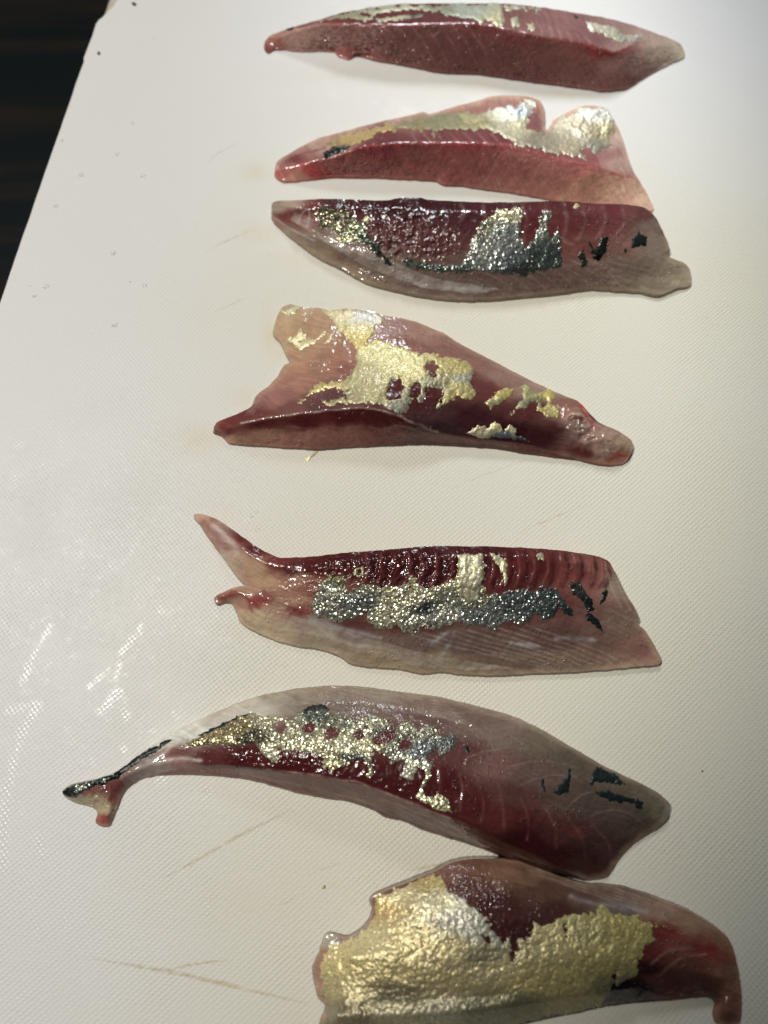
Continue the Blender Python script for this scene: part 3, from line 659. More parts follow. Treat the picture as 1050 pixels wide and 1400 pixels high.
# ---- 3: dark red with a blistered glossy middle
f3 = build_fillet(dict(seed=300, gain=1.02, contrast=0.15, sat=0.82, fibre=18, inflate=0.0009,
    label="fillet with blistered glossy dark red skin side and green-silver patch, third from the far end",
    outline=[(371, 279, 3), (377, 275, 5), (403, 274, 8), (446, 272, 9.5), (489, 273, 10), (531, 273.5, 10), (549, 270, 10.5), (574, 270, 10.5), (584, 273, 10), (660, 276.5, 10), (721, 276, 10), (764, 275, 9.5), (821, 278, 9), (876, 282, 7), (893, 293, 5), (907, 317, 3.5), (916, 341, 2), (914, 350, 1.15), (922, 354, 1.4), (936, 360, 1.2), (943, 369, 1), (944, 390, .7), (924, 394, 1.2), (901, 403, 1.2), (878, 398.6, 1.2), (850, 396.6, 1.2), (807, 394, 1.2), (764, 400, 1.2), (721, 404, 1.2), (664, 409, 1.2), (617, 408.6, 1.2), (574, 403, 1.2), (531, 394, 1.2), (497, 383, 1.2), (469, 367, 1.2), (440, 353, 1.2), (411, 333, 1.2), (391, 317, 1.2), (374, 300, .9)],
    features=[[(400, 284, 8), (446, 284, 10), (531, 286, 11.2), (600, 288, 11.5), (700, 290, 11.2), (800, 292, 10), (868, 296, 7.5)], [(420, 320, 5), (500, 350, 6.3), (600, 366, 7), (700, 366, 7), (800, 360, 6), (880, 352, 4)], [(470, 355, 2.6), (540, 383, 3), (640, 395, 3.2), (740, 392, 3), (860, 385, 2.2), (920, 378, 1.15)]],
    crinkle=[(560, 325, 75, 42, .6, 12), (575, 330, 100, 36, .14, 6), (450, 300, 40, 20, .22, 6), (480, 281, 90, 10, .3, 6), (560, 378, 110, 14, .18, 5)],
    colors=[(380, 282, (172, 148, 136)), (395, 280, (178, 150, 138)), (385, 295, (130, 58, 60)), (410, 300, (150, 78, 74)), (402, 290, (120, 46, 48)), (425, 285, (128, 58, 60)), (460, 280, (84, 36, 42)), (530, 280, (74, 28, 35)), (600, 280, (76, 30, 38)), (680, 280, (88, 36, 44)), (760, 284, (104, 44, 50)), (840, 290, (122, 54, 62)), (870, 290, (128, 74, 76)),
            (540, 320, (104, 56, 58)), (600, 330, (106, 58, 60)), (640, 300, (88, 38, 44)), (730, 310, (104, 38, 44)), (780, 305, (112, 46, 52)), (830, 315, (124, 60, 62)), (800, 335, (124, 66, 64)), (850, 330, (134, 88, 84)), (890, 310, (132, 106, 99)), (900, 335, (139, 118, 106)),
            (400, 318, (150, 120, 108)), (430, 335, (146, 120, 106)), (470, 350, (138, 108, 98)), (520, 372, (132, 106, 96)), (580, 385, (126, 100, 94)), (640, 392, (128, 104, 98)), (700, 390, (124, 98, 92)), (760, 380, (122, 92, 86)), (820, 370, (128, 100, 92)), (870, 365, (121, 99, 88)), (910, 370, (134, 114, 97)), (938, 378, (150, 136, 114)), (895, 395, (130, 111, 95)), (440, 348, (158, 134, 112)), (500, 378, (146, 120, 102)), (660, 372, (118, 84, 82))],
    lines=[dict(c=(196, 186, 186), a=.5, w=1.1, dh=.15, paths=fan([(398, 300), (440, 326), (500, 362), (580, 392), (650, 402)], [(404, 292), (452, 312), (520, 352), (590, 380), (680, 396)], 7)),
           dict(c=(196, 188, 190), a=.5, w=1.2, dh=.2, paths=[[(408, 305), (415, 290), (422, 287), (422, 300), (419, 312)], [(375, 298), (395, 312), (430, 330)]]),
           dict(c=(164, 122, 122), a=.26, w=2.8, dh=.4, paths=[[(690, 280), (694, 300), (688, 326)], [(660, 280), (664, 296), (658, 312)], [(630, 280), (634, 292), (628, 304)], [(745, 280), (748, 300), (742, 325)], [(771, 279), (776, 300), (772, 330), (785, 336)], [(797, 280), (800, 305), (790, 328)], [(824, 282), (828, 305), (818, 325)], [(851, 286), (855, 305), (838, 328)], [(715, 280), (720, 300), (716, 330)]]),
           dict(c=(160, 136, 130), a=.28, w=1.3, paths=fan([(640, 374), (668, 388), (690, 404)], [(800, 352), (830, 370), (850, 394)], 9)),
           dict(c=(150, 126, 118), a=.28, w=1.2, paths=fan([(850, 345), (885, 350), (915, 366)], [(830, 375), (870, 385), (905, 398)], 5))],
    patches=[dict(name="silver_skin", mat=M_GRAIN, glit=.4, gain=1.6, amp=3.4, scale=7, colors=[(690, 290, (176, 164, 122)), (660, 315, (120, 118, 98)), (690, 320, (128, 132, 126)), (690, 350, (96, 104, 104)), (740, 350, (70, 78, 76)), (745, 300, (112, 112, 96)), (600, 366, (72, 82, 74)), (720, 368, (62, 70, 64)), (675, 345, (150, 152, 142))],
                poly=[(644, 335), (652, 312), (665, 299), (682, 286), (716, 283), (714, 300), (712, 325), (720, 337), (731, 330), (737, 300), (745, 287), (751, 290), (748, 310), (755, 325), (764, 312), (765, 330), (767, 350), (766, 369), (740, 370), (715, 375), (690, 374), (660, 370), (640, 371), (600, 373), (585, 369), (570, 368), (555, 361), (545, 354), (570, 357), (600, 363), (630, 361), (640, 350)]),
             dict(name="silver_skin", mat=M_GRAIN, glit=.4, gain=1.4, amp=3.6, scale=7, fine=.05, colors=[(445, 295, (110, 108, 80)), (475, 318, (112, 114, 84)), (500, 325, (72, 82, 70)), (525, 350, (40, 52, 46)), (468, 326, (150, 146, 100))],
                poly=[(430, 292), (442, 283), (460, 287), (477, 292), (482, 302), (500, 305), (503, 320), (515, 335), (530, 350), (534, 361), (515, 348), (500, 338), (490, 330), (475, 335), (460, 328), (455, 315), (440, 310)]),
             dict(name="gold_skin", mat=M_FOIL, amp=1.2, scale=4, colors=[(470, 294, (215, 195, 110))], poly=[(443, 286), (455, 289), (468, 290), (475, 296), (470, 299), (462, 293), (446, 289)]),
             dict(name="gold_skin", mat=M_FOIL, amp=1.0, scale=4, colors=[(500, 300, (215, 205, 140))], poly=[(497, 300), (502, 294), (507, 297), (503, 304), (498, 306)]),
             dict(name="gold_skin", mat=M_FOIL, amp=1.2, scale=4, colors=[(788, 282, (190, 175, 110))], poly=[(782, 283), (788, 278), (794, 281), (788, 286)]),
             dict(name="dark_skin", mat=M_GRAIN, glit=.4, amp=1.2, scale=4, gain=.5, colors=[(798, 350, (84, 88, 70))], poly=[(790, 347), (796, 341), (800, 352), (802, 363), (795, 366)]),
             dict(name="dark_skin", mat=M_GRAIN, glit=.4, amp=1.4, scale=4, gain=.5, colors=[(818, 345, (74, 80, 70)), (815, 354, (40, 48, 44))], poly=[(804, 328), (812, 342), (818, 334), (823, 324), (830, 325), (828, 345), (818, 357), (810, 355)]),
             dict(name="dark_skin", mat=M_DARK, amp=1.2, scale=4, colors=[(0, 0, (12, 20, 28))], poly=[(866, 325), (872, 318), (886, 326), (884, 335), (873, 338), (863, 338)]),
             dict(name="dark_skin", mat=M_DARK, amp=.8, scale=3, colors=[(0, 0, (25, 30, 32))], poly=[(852, 341), (857, 338), (856, 345), (853, 345)])]))

# ---- 4: the wedge with gold foil
f4 = build_fillet(dict(seed=400, gain=0.98, contrast=0.25, sat=0.84, fibre=12, inflate=0.0010,
    label="wedge-shaped fillet with bright gold foil-like skin holed in places and a ragged flap end",
    outline=[(292, 588, 1.5), (297, 577, 2.5), (323, 566, 3.5), (343, 556, 2.6), (351, 540, 1.15), (366, 528.6, 1.3), (380, 514, 1.2), (389, 499, 1.2), (397, 494, 1.2), (392, 483, 1.2), (386, 469, 1.2), (374, 455, 1.1), (378, 437, 1.1), (385, 421, 1), (396, 416, 1), (414, 420, 1.3), (434, 421, 1.15), (451, 425, 2), (474, 422, 2.2), (508, 425.5, 2.5), (523, 431, 2.6), (545, 434, 2.5), (571, 441, 2.4), (598, 452, 2.2), (606, 455, 2.0), (627, 468.6, 2), (670, 491, 2), (713, 514, 2), (747, 530, 2), (770, 541, 2.3), (790, 548.6, 3), (807, 566, 3.5), (821, 578.6, 3.5), (844, 588.6, 3), (864, 603, 2), (864, 617, 1.5), (852, 633, .7), (827, 636, .6), (793, 629, .5), (756, 623, .9), (713, 617, .9), (684, 612, .9), (627, 608, .9), (570, 606, .9), (551, 607, .9), (480, 610, .9), (437, 613, .9), (394, 611, .9), (351, 608.6, .9), (314, 605, .9), (305, 598, .5), (302, 594, 1)],
    features=[[(300, 586, 3), (337, 577, 5.8), (380, 568.6, 7.6), (423, 563, 8.6), (474, 557, 9.5), (508, 557, 10), (537, 564, 10), (580, 582, 7), (600, 589, 5.2), (641, 596, 3.8), (698, 603, 3.2), (730, 608.6, 3.0), (784, 622, 1.8)], [(430, 500, 5), (500, 490, 6.5), (580, 510, 8.4), (660, 540, 7.2), (740, 570, 6.0), (790, 590, 5.0)], [(395, 455, 2.6), (440, 450, 3.6), (500, 448, 4.2)], [(775, 556, 5), (790, 566, 6), (800, 582, 5.2)], [(815, 592, 5.2), (838, 600, 4.8), (850, 612, 3.6)]],
    crinkle=[(820, 600, 45, 30, .6, 16), (790, 575, 22, 18, .5, 12), (400, 510, 60, 40, .16, 6), (600, 530, 60, 30, .12, 7)],
    ridge=[(292, 589), (337, 577.5), (380, 569.5), (423, 564), (474, 558), (508, 558), (537, 565), (580, 583.5), (598, 590), (641, 597.5), (698, 604.5), (730, 610), (784, 627), (864, 640)],
    colors=[(305, 578, (132, 58, 56)), (340, 568, (124, 60, 62)), (370, 545, (160, 106, 100)), (400, 520, (168, 116, 102)), (395, 500, (172, 124, 104)), (390, 470, (182, 142, 114)), (400, 435, (186, 152, 120)), (430, 440, (180, 138, 112)), (420, 480, (178, 134, 108)), (460, 490, (170, 118, 100)), (480, 500, (156, 100, 90)), (440, 560, (114, 68, 70)), (400, 560, (132, 80, 80)), (470, 545, (116, 74, 78)), (540, 450, (164, 124, 120)), (580, 455, (166, 122, 110)), (560, 470, (152, 100, 92)), (600, 475, (150, 100, 92)), (640, 490, (146, 98, 92)), (620, 520, (122, 62, 62)), (660, 530, (118, 58, 58)), (690, 515, (150, 112, 102)), (740, 535, (158, 126, 114)), (545, 535, (104, 44, 48)), (570, 540, (98, 40, 46)), (600, 565, (92, 52, 56)), (640, 570, (78, 34, 40)), (700, 590, (68, 22, 28)), (740, 598, (74, 26, 32)), (720, 560, (104, 46, 48)), (765, 585, (88, 36, 40)), (780, 560, (150, 100, 88)), (800, 570, (124, 52, 48)), (795, 585, (150, 118, 112)), (782, 580, (140, 110, 104)), (830, 595, (162, 126, 112)), (855, 605, (170, 138, 116)), (820, 615, (160, 128, 118)), (850, 625, (164, 92, 80)), (800, 618, (112, 48, 46)), (600, 583, (70, 44, 48))],
    below=[(300, 590, (150, 82, 76)), (310, 592, (112, 36, 40)), (360, 580, (104, 34, 38)), (420, 575, (104, 30, 36)), (480, 570, (100, 28, 34)), (530, 572, (96, 30, 36)), (570, 588, (84, 40, 42)), (315, 600, (176, 132, 112)), (360, 597, (166, 116, 100)), (420, 597, (156, 104, 92)), (480, 597, (148, 96, 88)), (540, 596, (130, 80, 76)), (600, 600, (116, 70, 68)), (660, 605, (112, 68, 66)), (720, 614, (120, 72, 68)), (780, 628, (124, 60, 56)), (830, 632, (150, 92, 80))],
    lines=[dict(c=(196, 172, 164), a=.5, w=1.2, dh=.25, paths=[[(330, 579), (380, 570), (423, 564.5), (474, 558.5), (508, 558.5), (537, 565.5), (580, 584), (598, 590)]]),
           dict(c=(150, 104, 100), a=.35, w=1.5, paths=fan([(370, 592), (395, 584), (425, 588)], [(520, 588), (550, 582), (580, 592)], 4)),
           dict(c=(170, 130, 122), a=.28, w=1.3, paths=fan([(560, 455), (600, 480), (640, 500), (680, 520)], [(600, 455), (650, 482), (700, 510), (745, 534)], 6)),
           dict(c=(150, 106, 100), a=.26, w=1.3, paths=fan([(560, 592), (620, 598), (690, 608)], [(580, 602), (640, 606), (720, 614)], 4)),
           dict(c=(188, 160, 150), a=.5, w=2.4, dh=.5, paths=[[(772, 572), (785, 566), (800, 572), (806, 582)], [(800, 606), (822, 602), (845, 610)]]),
           dict(c=(190, 160, 136), a=.14, w=1.4, paths=fan([(390, 478), (420, 470), (450, 468)], [(380, 530), (430, 515), (470, 512)], 5)),
           dict(c=(190, 70, 62), a=.7, w=2.4, dh=.2, paths=[[(838, 622), (846, 621), (857, 622)], [(792, 552), (803, 570), (812, 586)]])],
    patches=[dict(name="gold_skin", mat=M_FOIL, gain=1.0, amp=2.2, scale=6, colors=[(460, 430, GOLDP), (500, 432, (215, 212, 196)), (490, 455, (214, 198, 120)), (497, 465, (206, 178, 70)), (510, 480, (216, 206, 136)), (500, 510, (188, 176, 118)), (510, 540, (176, 164, 104)), (440, 528, (206, 182, 104)), (420, 545, (178, 160, 100)), (480, 545, (160, 150, 104)), (560, 490, (222, 210, 136)), (600, 500, (208, 190, 110)), (630, 505, (206, 184, 90)), (635, 535, (188, 172, 96)), (560, 510, (206, 192, 116)), (548, 560, (146, 142, 122)), (590, 525, (160, 156, 120)), (640, 515, (176, 176, 150))],
                poly=[(441, 426), (452, 425), (475, 423), (500, 426), (521, 431), (524, 440), (517, 447), (510, 458), (500, 470), (515, 463), (530, 468), (545, 475), (560, 478), (575, 485), (590, 483), (605, 488), (622, 490), (640, 497), (648, 506), (645, 517), (643, 527), (650, 535), (645, 548), (635, 545), (625, 540), (618, 548), (608, 550), (603, 557), (598, 558), (604, 545), (606, 535), (600, 530), (585, 535), (580, 545), (573, 553), (570, 546), (560, 550), (555, 567), (545, 567), (535, 560), (525, 553), (505, 552), (480, 553), (465, 551), (450, 554), (440, 550), (470, 540), (470, 533), (445, 532), (430, 537), (415, 548), (408, 553), (418, 540), (433, 527), (440, 523), (460, 521), (475, 518), (485, 505), (488, 485), (485, 470), (470, 458), (462, 448), (455, 435)],
                holes=[[(530, 530), (537, 520), (550, 517), (553, 528), (547, 542), (535, 548), (529, 542)], [(558, 535), (563, 525), (575, 524), (576, 540), (568, 546), (560, 543)], [(583, 500), (590, 495), (600, 502), (595, 515), (588, 513)], [(578, 535), (585, 530), (605, 532), (606, 545), (590, 548)], [(470, 538), (476, 533), (478, 543), (472, 546)]]),
             dict(name="gold_skin", mat=M_FOIL, gain=1.0, amp=2.2, scale=4, fine=.05, colors=[(410, 465, (222, 205, 150))], poly=[(388, 470), (397, 462), (410, 448), (416, 455), (420, 463), (430, 465), (445, 451), (441, 462), (425, 473), (415, 478), (398, 474)]),
             dict(name="gold_skin", mat=M_FOIL, gain=1.0, amp=1.0, scale=4, colors=[(450, 462, (215, 200, 145))], poly=[(443, 471), (453, 455), (457, 455), (452, 468)]),
             dict(name="gold_skin", mat=M_FOIL, gain=1.0, amp=1.6, scale=4, colors=[(396, 422, (205, 196, 150))], poly=[(385, 425), (396, 417), (414, 421), (405, 428), (392, 430)]),
             dict(name="gold_skin", mat=M_FOIL, gain=1.0, amp=1.8, scale=5, colors=[(672, 550, (165, 155, 95)), (692, 538, (200, 180, 80))], poly=[(662, 550), (675, 545), (680, 534), (692, 530), (705, 531), (698, 540), (685, 552), (672, 559)]),
             dict(name="gold_skin", mat=M_FOIL, gain=1.0, amp=1.8, scale=5, colors=[(718, 540, (176, 168, 104)), (750, 540, (206, 184, 76)), (750, 562, (190, 172, 90)), (725, 548, (140, 136, 96))], poly=[(711, 530), (722, 527), (728, 538), (742, 536), (750, 532), (757, 540), (755, 550), (763, 560), (764, 571), (745, 570), (735, 562), (734, 548), (726, 549), (720, 557), (705, 562), (699, 567), (706, 555), (714, 545)], holes=[[(738, 548), (746, 546), (750, 552), (742, 558)]]),
             dict(name="silver_skin", mat=M_FOIL, gain=1.0, amp=1.6, scale=5, colors=[(650, 592, (190, 180, 140)), (680, 583, (206, 196, 140)), (690, 594, (80, 96, 104)), (712, 600, (66, 80, 86)), (702, 586, (200, 190, 150))], poly=[(639, 593), (650, 585), (660, 580), (665, 587), (676, 577), (685, 580), (690, 589), (696, 580), (705, 585), (706, 595), (718, 600), (730, 606), (700, 600), (675, 599), (655, 598)])]))

# ---- 5: forked tail end
ribs5 = [[(x0, 757), (x0 + 3, 780), (x0 - 5, 803)] for x0 in range(500, 830, 19)]
f5 = build_fillet(dict(seed=500, gain=1.15, contrast=0.22, sat=0.82, fibre=20, inflate=0.0009,
    label="fillet with a forked end, one prong raised, and granular silver band over dark red flesh",
    outline=[(265, 704, .8), (273, 702, 1.5), (294, 709, 3), (319, 724.6, 4.5), (344, 743, 6), (366, 756, 7), (382, 762, 7.5), (423, 761, 8.5), (470, 756, 9), (533, 751, 9.5), (580, 746.6, 9.5), (637, 746.5, 9.5), (720, 749, 9), (770, 753, 8.5), (817, 760.5, 7), (833, 768, 5.5), (843, 787, 4), (853, 807, 3.2), (867, 830, 2.6), (873, 845, 2.2), (872, 852, 2), (883, 863, 1.8), (897, 887, 1.3), (903, 906, 1.15), (880, 910, 1.15), (853, 913, 1.15), (803, 917, 1.15), (737, 920, 1.15), (670, 923, 1.15), (637, 921.5, 1.15), (603, 918, 1.15), (578, 920, 1.15), (549, 914, 1.15), (517, 912, 1.15), (483, 907, 1.15), (464, 896, 1.15), (439, 887, 1.15), (407, 882.5, 1.15), (376, 874, 1.15), (344, 860, 1.15), (329, 849, .8), (324, 835, .9), (317, 824, 1), (306, 823, .9), (297, 825, 1.15), (294, 817, .9), (305, 809.6, 1.4), (322, 802.5, 1.8), (333, 800.5, 2.4), (336, 798, 2.4), (327, 789, 1.6), (313, 772, .9), (297, 750, .8), (285, 734, .8), (275, 717, 1.15)],
    features=[[(285, 712, 3.8), (305, 728, 5.6), (330, 748, 7.2), (360, 768, 8), (400, 776, 8.6)], [(300, 738, 4.6), (325, 768, 5.2), (352, 788, 5)], [(423, 772, 9.6), (470, 768, 10.4), (560, 762, 11), (640, 760, 11), (720, 762, 10.6), (790, 770, 9)], [(400, 830, 6.2), (480, 840, 7.4), (580, 846, 7.8), (680, 844, 7.6), (760, 842, 6.6), (830, 844, 4.6)], [(360, 850, 3), (440, 870, 3.2), (540, 890, 3.4), (640, 895, 3.4), (740, 892, 3), (840, 886, 2.2)], [(302, 815, 2.2), (322, 808, 3.6), (345, 812, 3.8), (350, 826, 4)], [(335, 838, 2.4), (342, 848, 2.2)]],
    crinkle=[(470, 795, 60, 40, .35, 10), (550, 785, 70, 40, .4, 13), (620, 785, 60, 30, .3, 12), (400, 820, 60, 30, .2, 6)],
    colors=[(270, 706, (176, 132, 118)), (285, 716, (150, 70, 64)), (300, 715, (168, 130, 122)), (310, 740, (176, 138, 130)), (297, 742, (142, 60, 56)), (330, 735, (118, 34, 36)), (325, 760, (186, 150, 134)), (350, 752, (108, 26, 30)), (345, 775, (184, 146, 120)), (365, 795, (178, 138, 110)), (375, 770, (128, 46, 46)), (395, 775, (96, 24, 30)), (400, 795, (158, 108, 90)), (430, 775, (92, 24, 28)), (430, 805, (140, 84, 76)), (400, 825, (160, 118, 100)), (405, 835, (134, 58, 56)), (460, 770, (88, 22, 28)), (520, 775, (84, 20, 26)), (600, 770, (84, 22, 28)), (660, 765, (88, 24, 30)), (690, 790, (98, 34, 36)), (740, 775, (102, 36, 38)), (790, 785, (128, 58, 56)), (815, 775, (146, 86, 80)), (815, 800, (140, 78, 74)), (840, 800, (152, 128, 112)), (700, 830, (104, 46, 46)), (760, 825, (116, 62, 60)), (800, 840, (118, 78, 72)), (560, 850, (102, 46, 46)), (480, 855, (108, 60, 58)),
            (300, 818, (136, 50, 48)), (315, 812, (140, 60, 56)), (320, 804, (176, 136, 118)), (340, 806, (168, 124, 108)), (332, 822, (164, 122, 104)), (330, 840, (176, 144, 118)), (350, 820, (138, 52, 50)), (352, 845, (176, 150, 124)), (380, 860, (170, 144, 118)), (380, 835, (164, 126, 112)), (420, 850, (150, 126, 118)), (440, 872, (156, 136, 118)), (480, 890, (148, 126, 108)), (520, 905, (146, 124, 100)), (480, 868, (128, 100, 96)), (560, 880, (122, 96, 90)), (600, 905, (140, 118, 94)), (640, 880, (112, 84, 80)), (700, 900, (120, 94, 82)), (760, 870, (112, 78, 74)), (760, 908, (124, 98, 84)), (820, 880, (122, 88, 80)), (850, 850, (128, 98, 88)), (880, 890, (138, 94, 84)), (860, 905, (140, 106, 90)), (895, 903, (150, 104, 92))],
    lines=[dict(c=(140, 76, 76), a=.45, w=1.7, dh=.32, wob=2.5, paths=ribs5),
           dict(c=(52, 12, 16), a=.5, w=3.0, dh=-.25, wob=2.5, paths=[[(a + 9, b) for a, b in p] for p in ribs5]),
           dict(c=(170, 156, 150), a=.34, w=1.0, wob=1.0, paths=fan([(372, 862), (430, 868), (500, 890), (570, 910), (640, 916)], [(390, 840), (450, 858), (520, 878), (600, 898), (700, 914)], 11)),
           dict(c=(160, 142, 138), a=.36, w=1.2, wob=1.0, paths=fan([(560, 868), (620, 884), (690, 900), (740, 912)], [(720, 855), (770, 872), (820, 890), (850, 906)], 9)),
           dict(c=(160, 160, 170), a=.45, w=3.0, dh=.1, paths=[[(425, 848), (470, 860), (520, 872)], [(590, 880), (620, 866), (600, 900)], [(760, 872), (790, 873), (812, 875)], [(700, 880), (735, 884)]]),
           dict(c=(150, 58, 56), a=.6, w=2.4, dh=.2, paths=[[(297, 818), (312, 812), (330, 812), (341, 822), (345, 836)], [(352, 815), (354, 830)]]),
           dict(c=(196, 184, 180), a=.5, w=4.0, dh=.1, paths=[[(284, 712), (305, 730), (325, 752)]]),
           dict(c=(170, 148, 136), a=.35, w=1.4, paths=[[(833, 770), (846, 800), (862, 835)], [(828, 768), (834, 800), (850, 830)], [(838, 835), (856, 845), (870, 850)]])],
    patches=[dict(name="silver_skin", mat=M_GRAIN, amp=3.0, scale=8, fine=.22, gain=1.35, colors=[(440, 830, (150, 150, 134)), (450, 800, (168, 166, 146)), (460, 790, (120, 116, 76)), (490, 825, (112, 118, 112)), (540, 835, (208, 200, 156)), (560, 820, (196, 190, 150)), (565, 845, (160, 160, 140)), (575, 832, (56, 66, 68)), (610, 840, (176, 176, 158)), (640, 790, (212, 200, 150)), (645, 768, (222, 212, 164)), (640, 820, (140, 140, 120)), (650, 845, (116, 124, 116)), (680, 840, (132, 138, 130)), (700, 830, (96, 104, 100)), (730, 825, (88, 98, 94)), (760, 820, (90, 100, 98)), (775, 835, (60, 72, 70))],
                poly=[(421, 832), (430, 818), (438, 800), (448, 789), (462, 786), (473, 790), (468, 800), (480, 810), (490, 802), (500, 798), (520, 806), (530, 800), (545, 801), (558, 797), (563, 786), (570, 790), (575, 803), (590, 805), (610, 797), (625, 792), (628, 775), (624, 760), (660, 758), (662, 770), (660, 795), (662, 815), (680, 812), (695, 806), (705, 809), (712, 803), (728, 809), (740, 801), (760, 805), (770, 815), (778, 830), (785, 842), (778, 844), (765, 830), (758, 846), (745, 846), (730, 835), (722, 848), (712, 855), (700, 848), (690, 852), (675, 862), (660, 855), (640, 852), (620, 850), (600, 862), (580, 858), (560, 868), (540, 855), (525, 863), (510, 855), (500, 842), (480, 847), (460, 851), (440, 846)]),
             dict(name="gold_skin", mat=M_FOIL, amp=1.2, scale=5, colors=[(640, 780, (222, 214, 172)), (640, 810, (170, 166, 130))], thick=.5, poly=[(625, 759), (660, 758), (661, 775), (658, 800), (655, 822), (640, 826), (628, 815), (622, 806), (628, 790)]),
             dict(name="gold_skin", mat=M_FOIL, amp=1.2, scale=4, colors=[(490, 780, (160, 155, 110))], poly=[(485, 778), (496, 775), (500, 785), (492, 791), (484, 787)], holes=[[(489, 780), (494, 779), (495, 785), (490, 786)]]),
             dict(name="gold_skin", mat=M_FOIL, amp=1.0, scale=4, colors=[(682, 765, (205, 200, 150))], poly=[(670, 756), (685, 760), (694, 770), (691, 778), (694, 796), (689, 803), (688, 786), (680, 773)]),
             dict(name="gold_skin", mat=M_FOIL, amp=1.0, scale=4, colors=[(738, 760, (170, 164, 128))], poly=[(734, 757), (742, 755), (743, 765), (736, 767)]),
             dict(name="silver_skin", mat=M_GRAIN, amp=1.6, scale=5, gain=.7, colors=[(790, 805, (100, 106, 100)), (808, 830, (56, 66, 64))], poly=[(777, 798), (790, 796), (800, 805), (805, 815), (813, 836), (804, 835), (795, 820), (785, 812)]),
             dict(name="dark_skin", mat=M_DARK, amp=1.4, scale=4, colors=[(0, 0, (20, 30, 28))], poly=[(799, 839), (808, 837), (818, 850), (826, 867), (815, 858), (804, 849)]),
             dict(name="dark_skin", mat=M_DARK, amp=1.2, scale=4, colors=[(0, 0, (20, 30, 28))], poly=[(823, 810), (828, 805), (833, 808), (827, 822), (820, 829)])]))

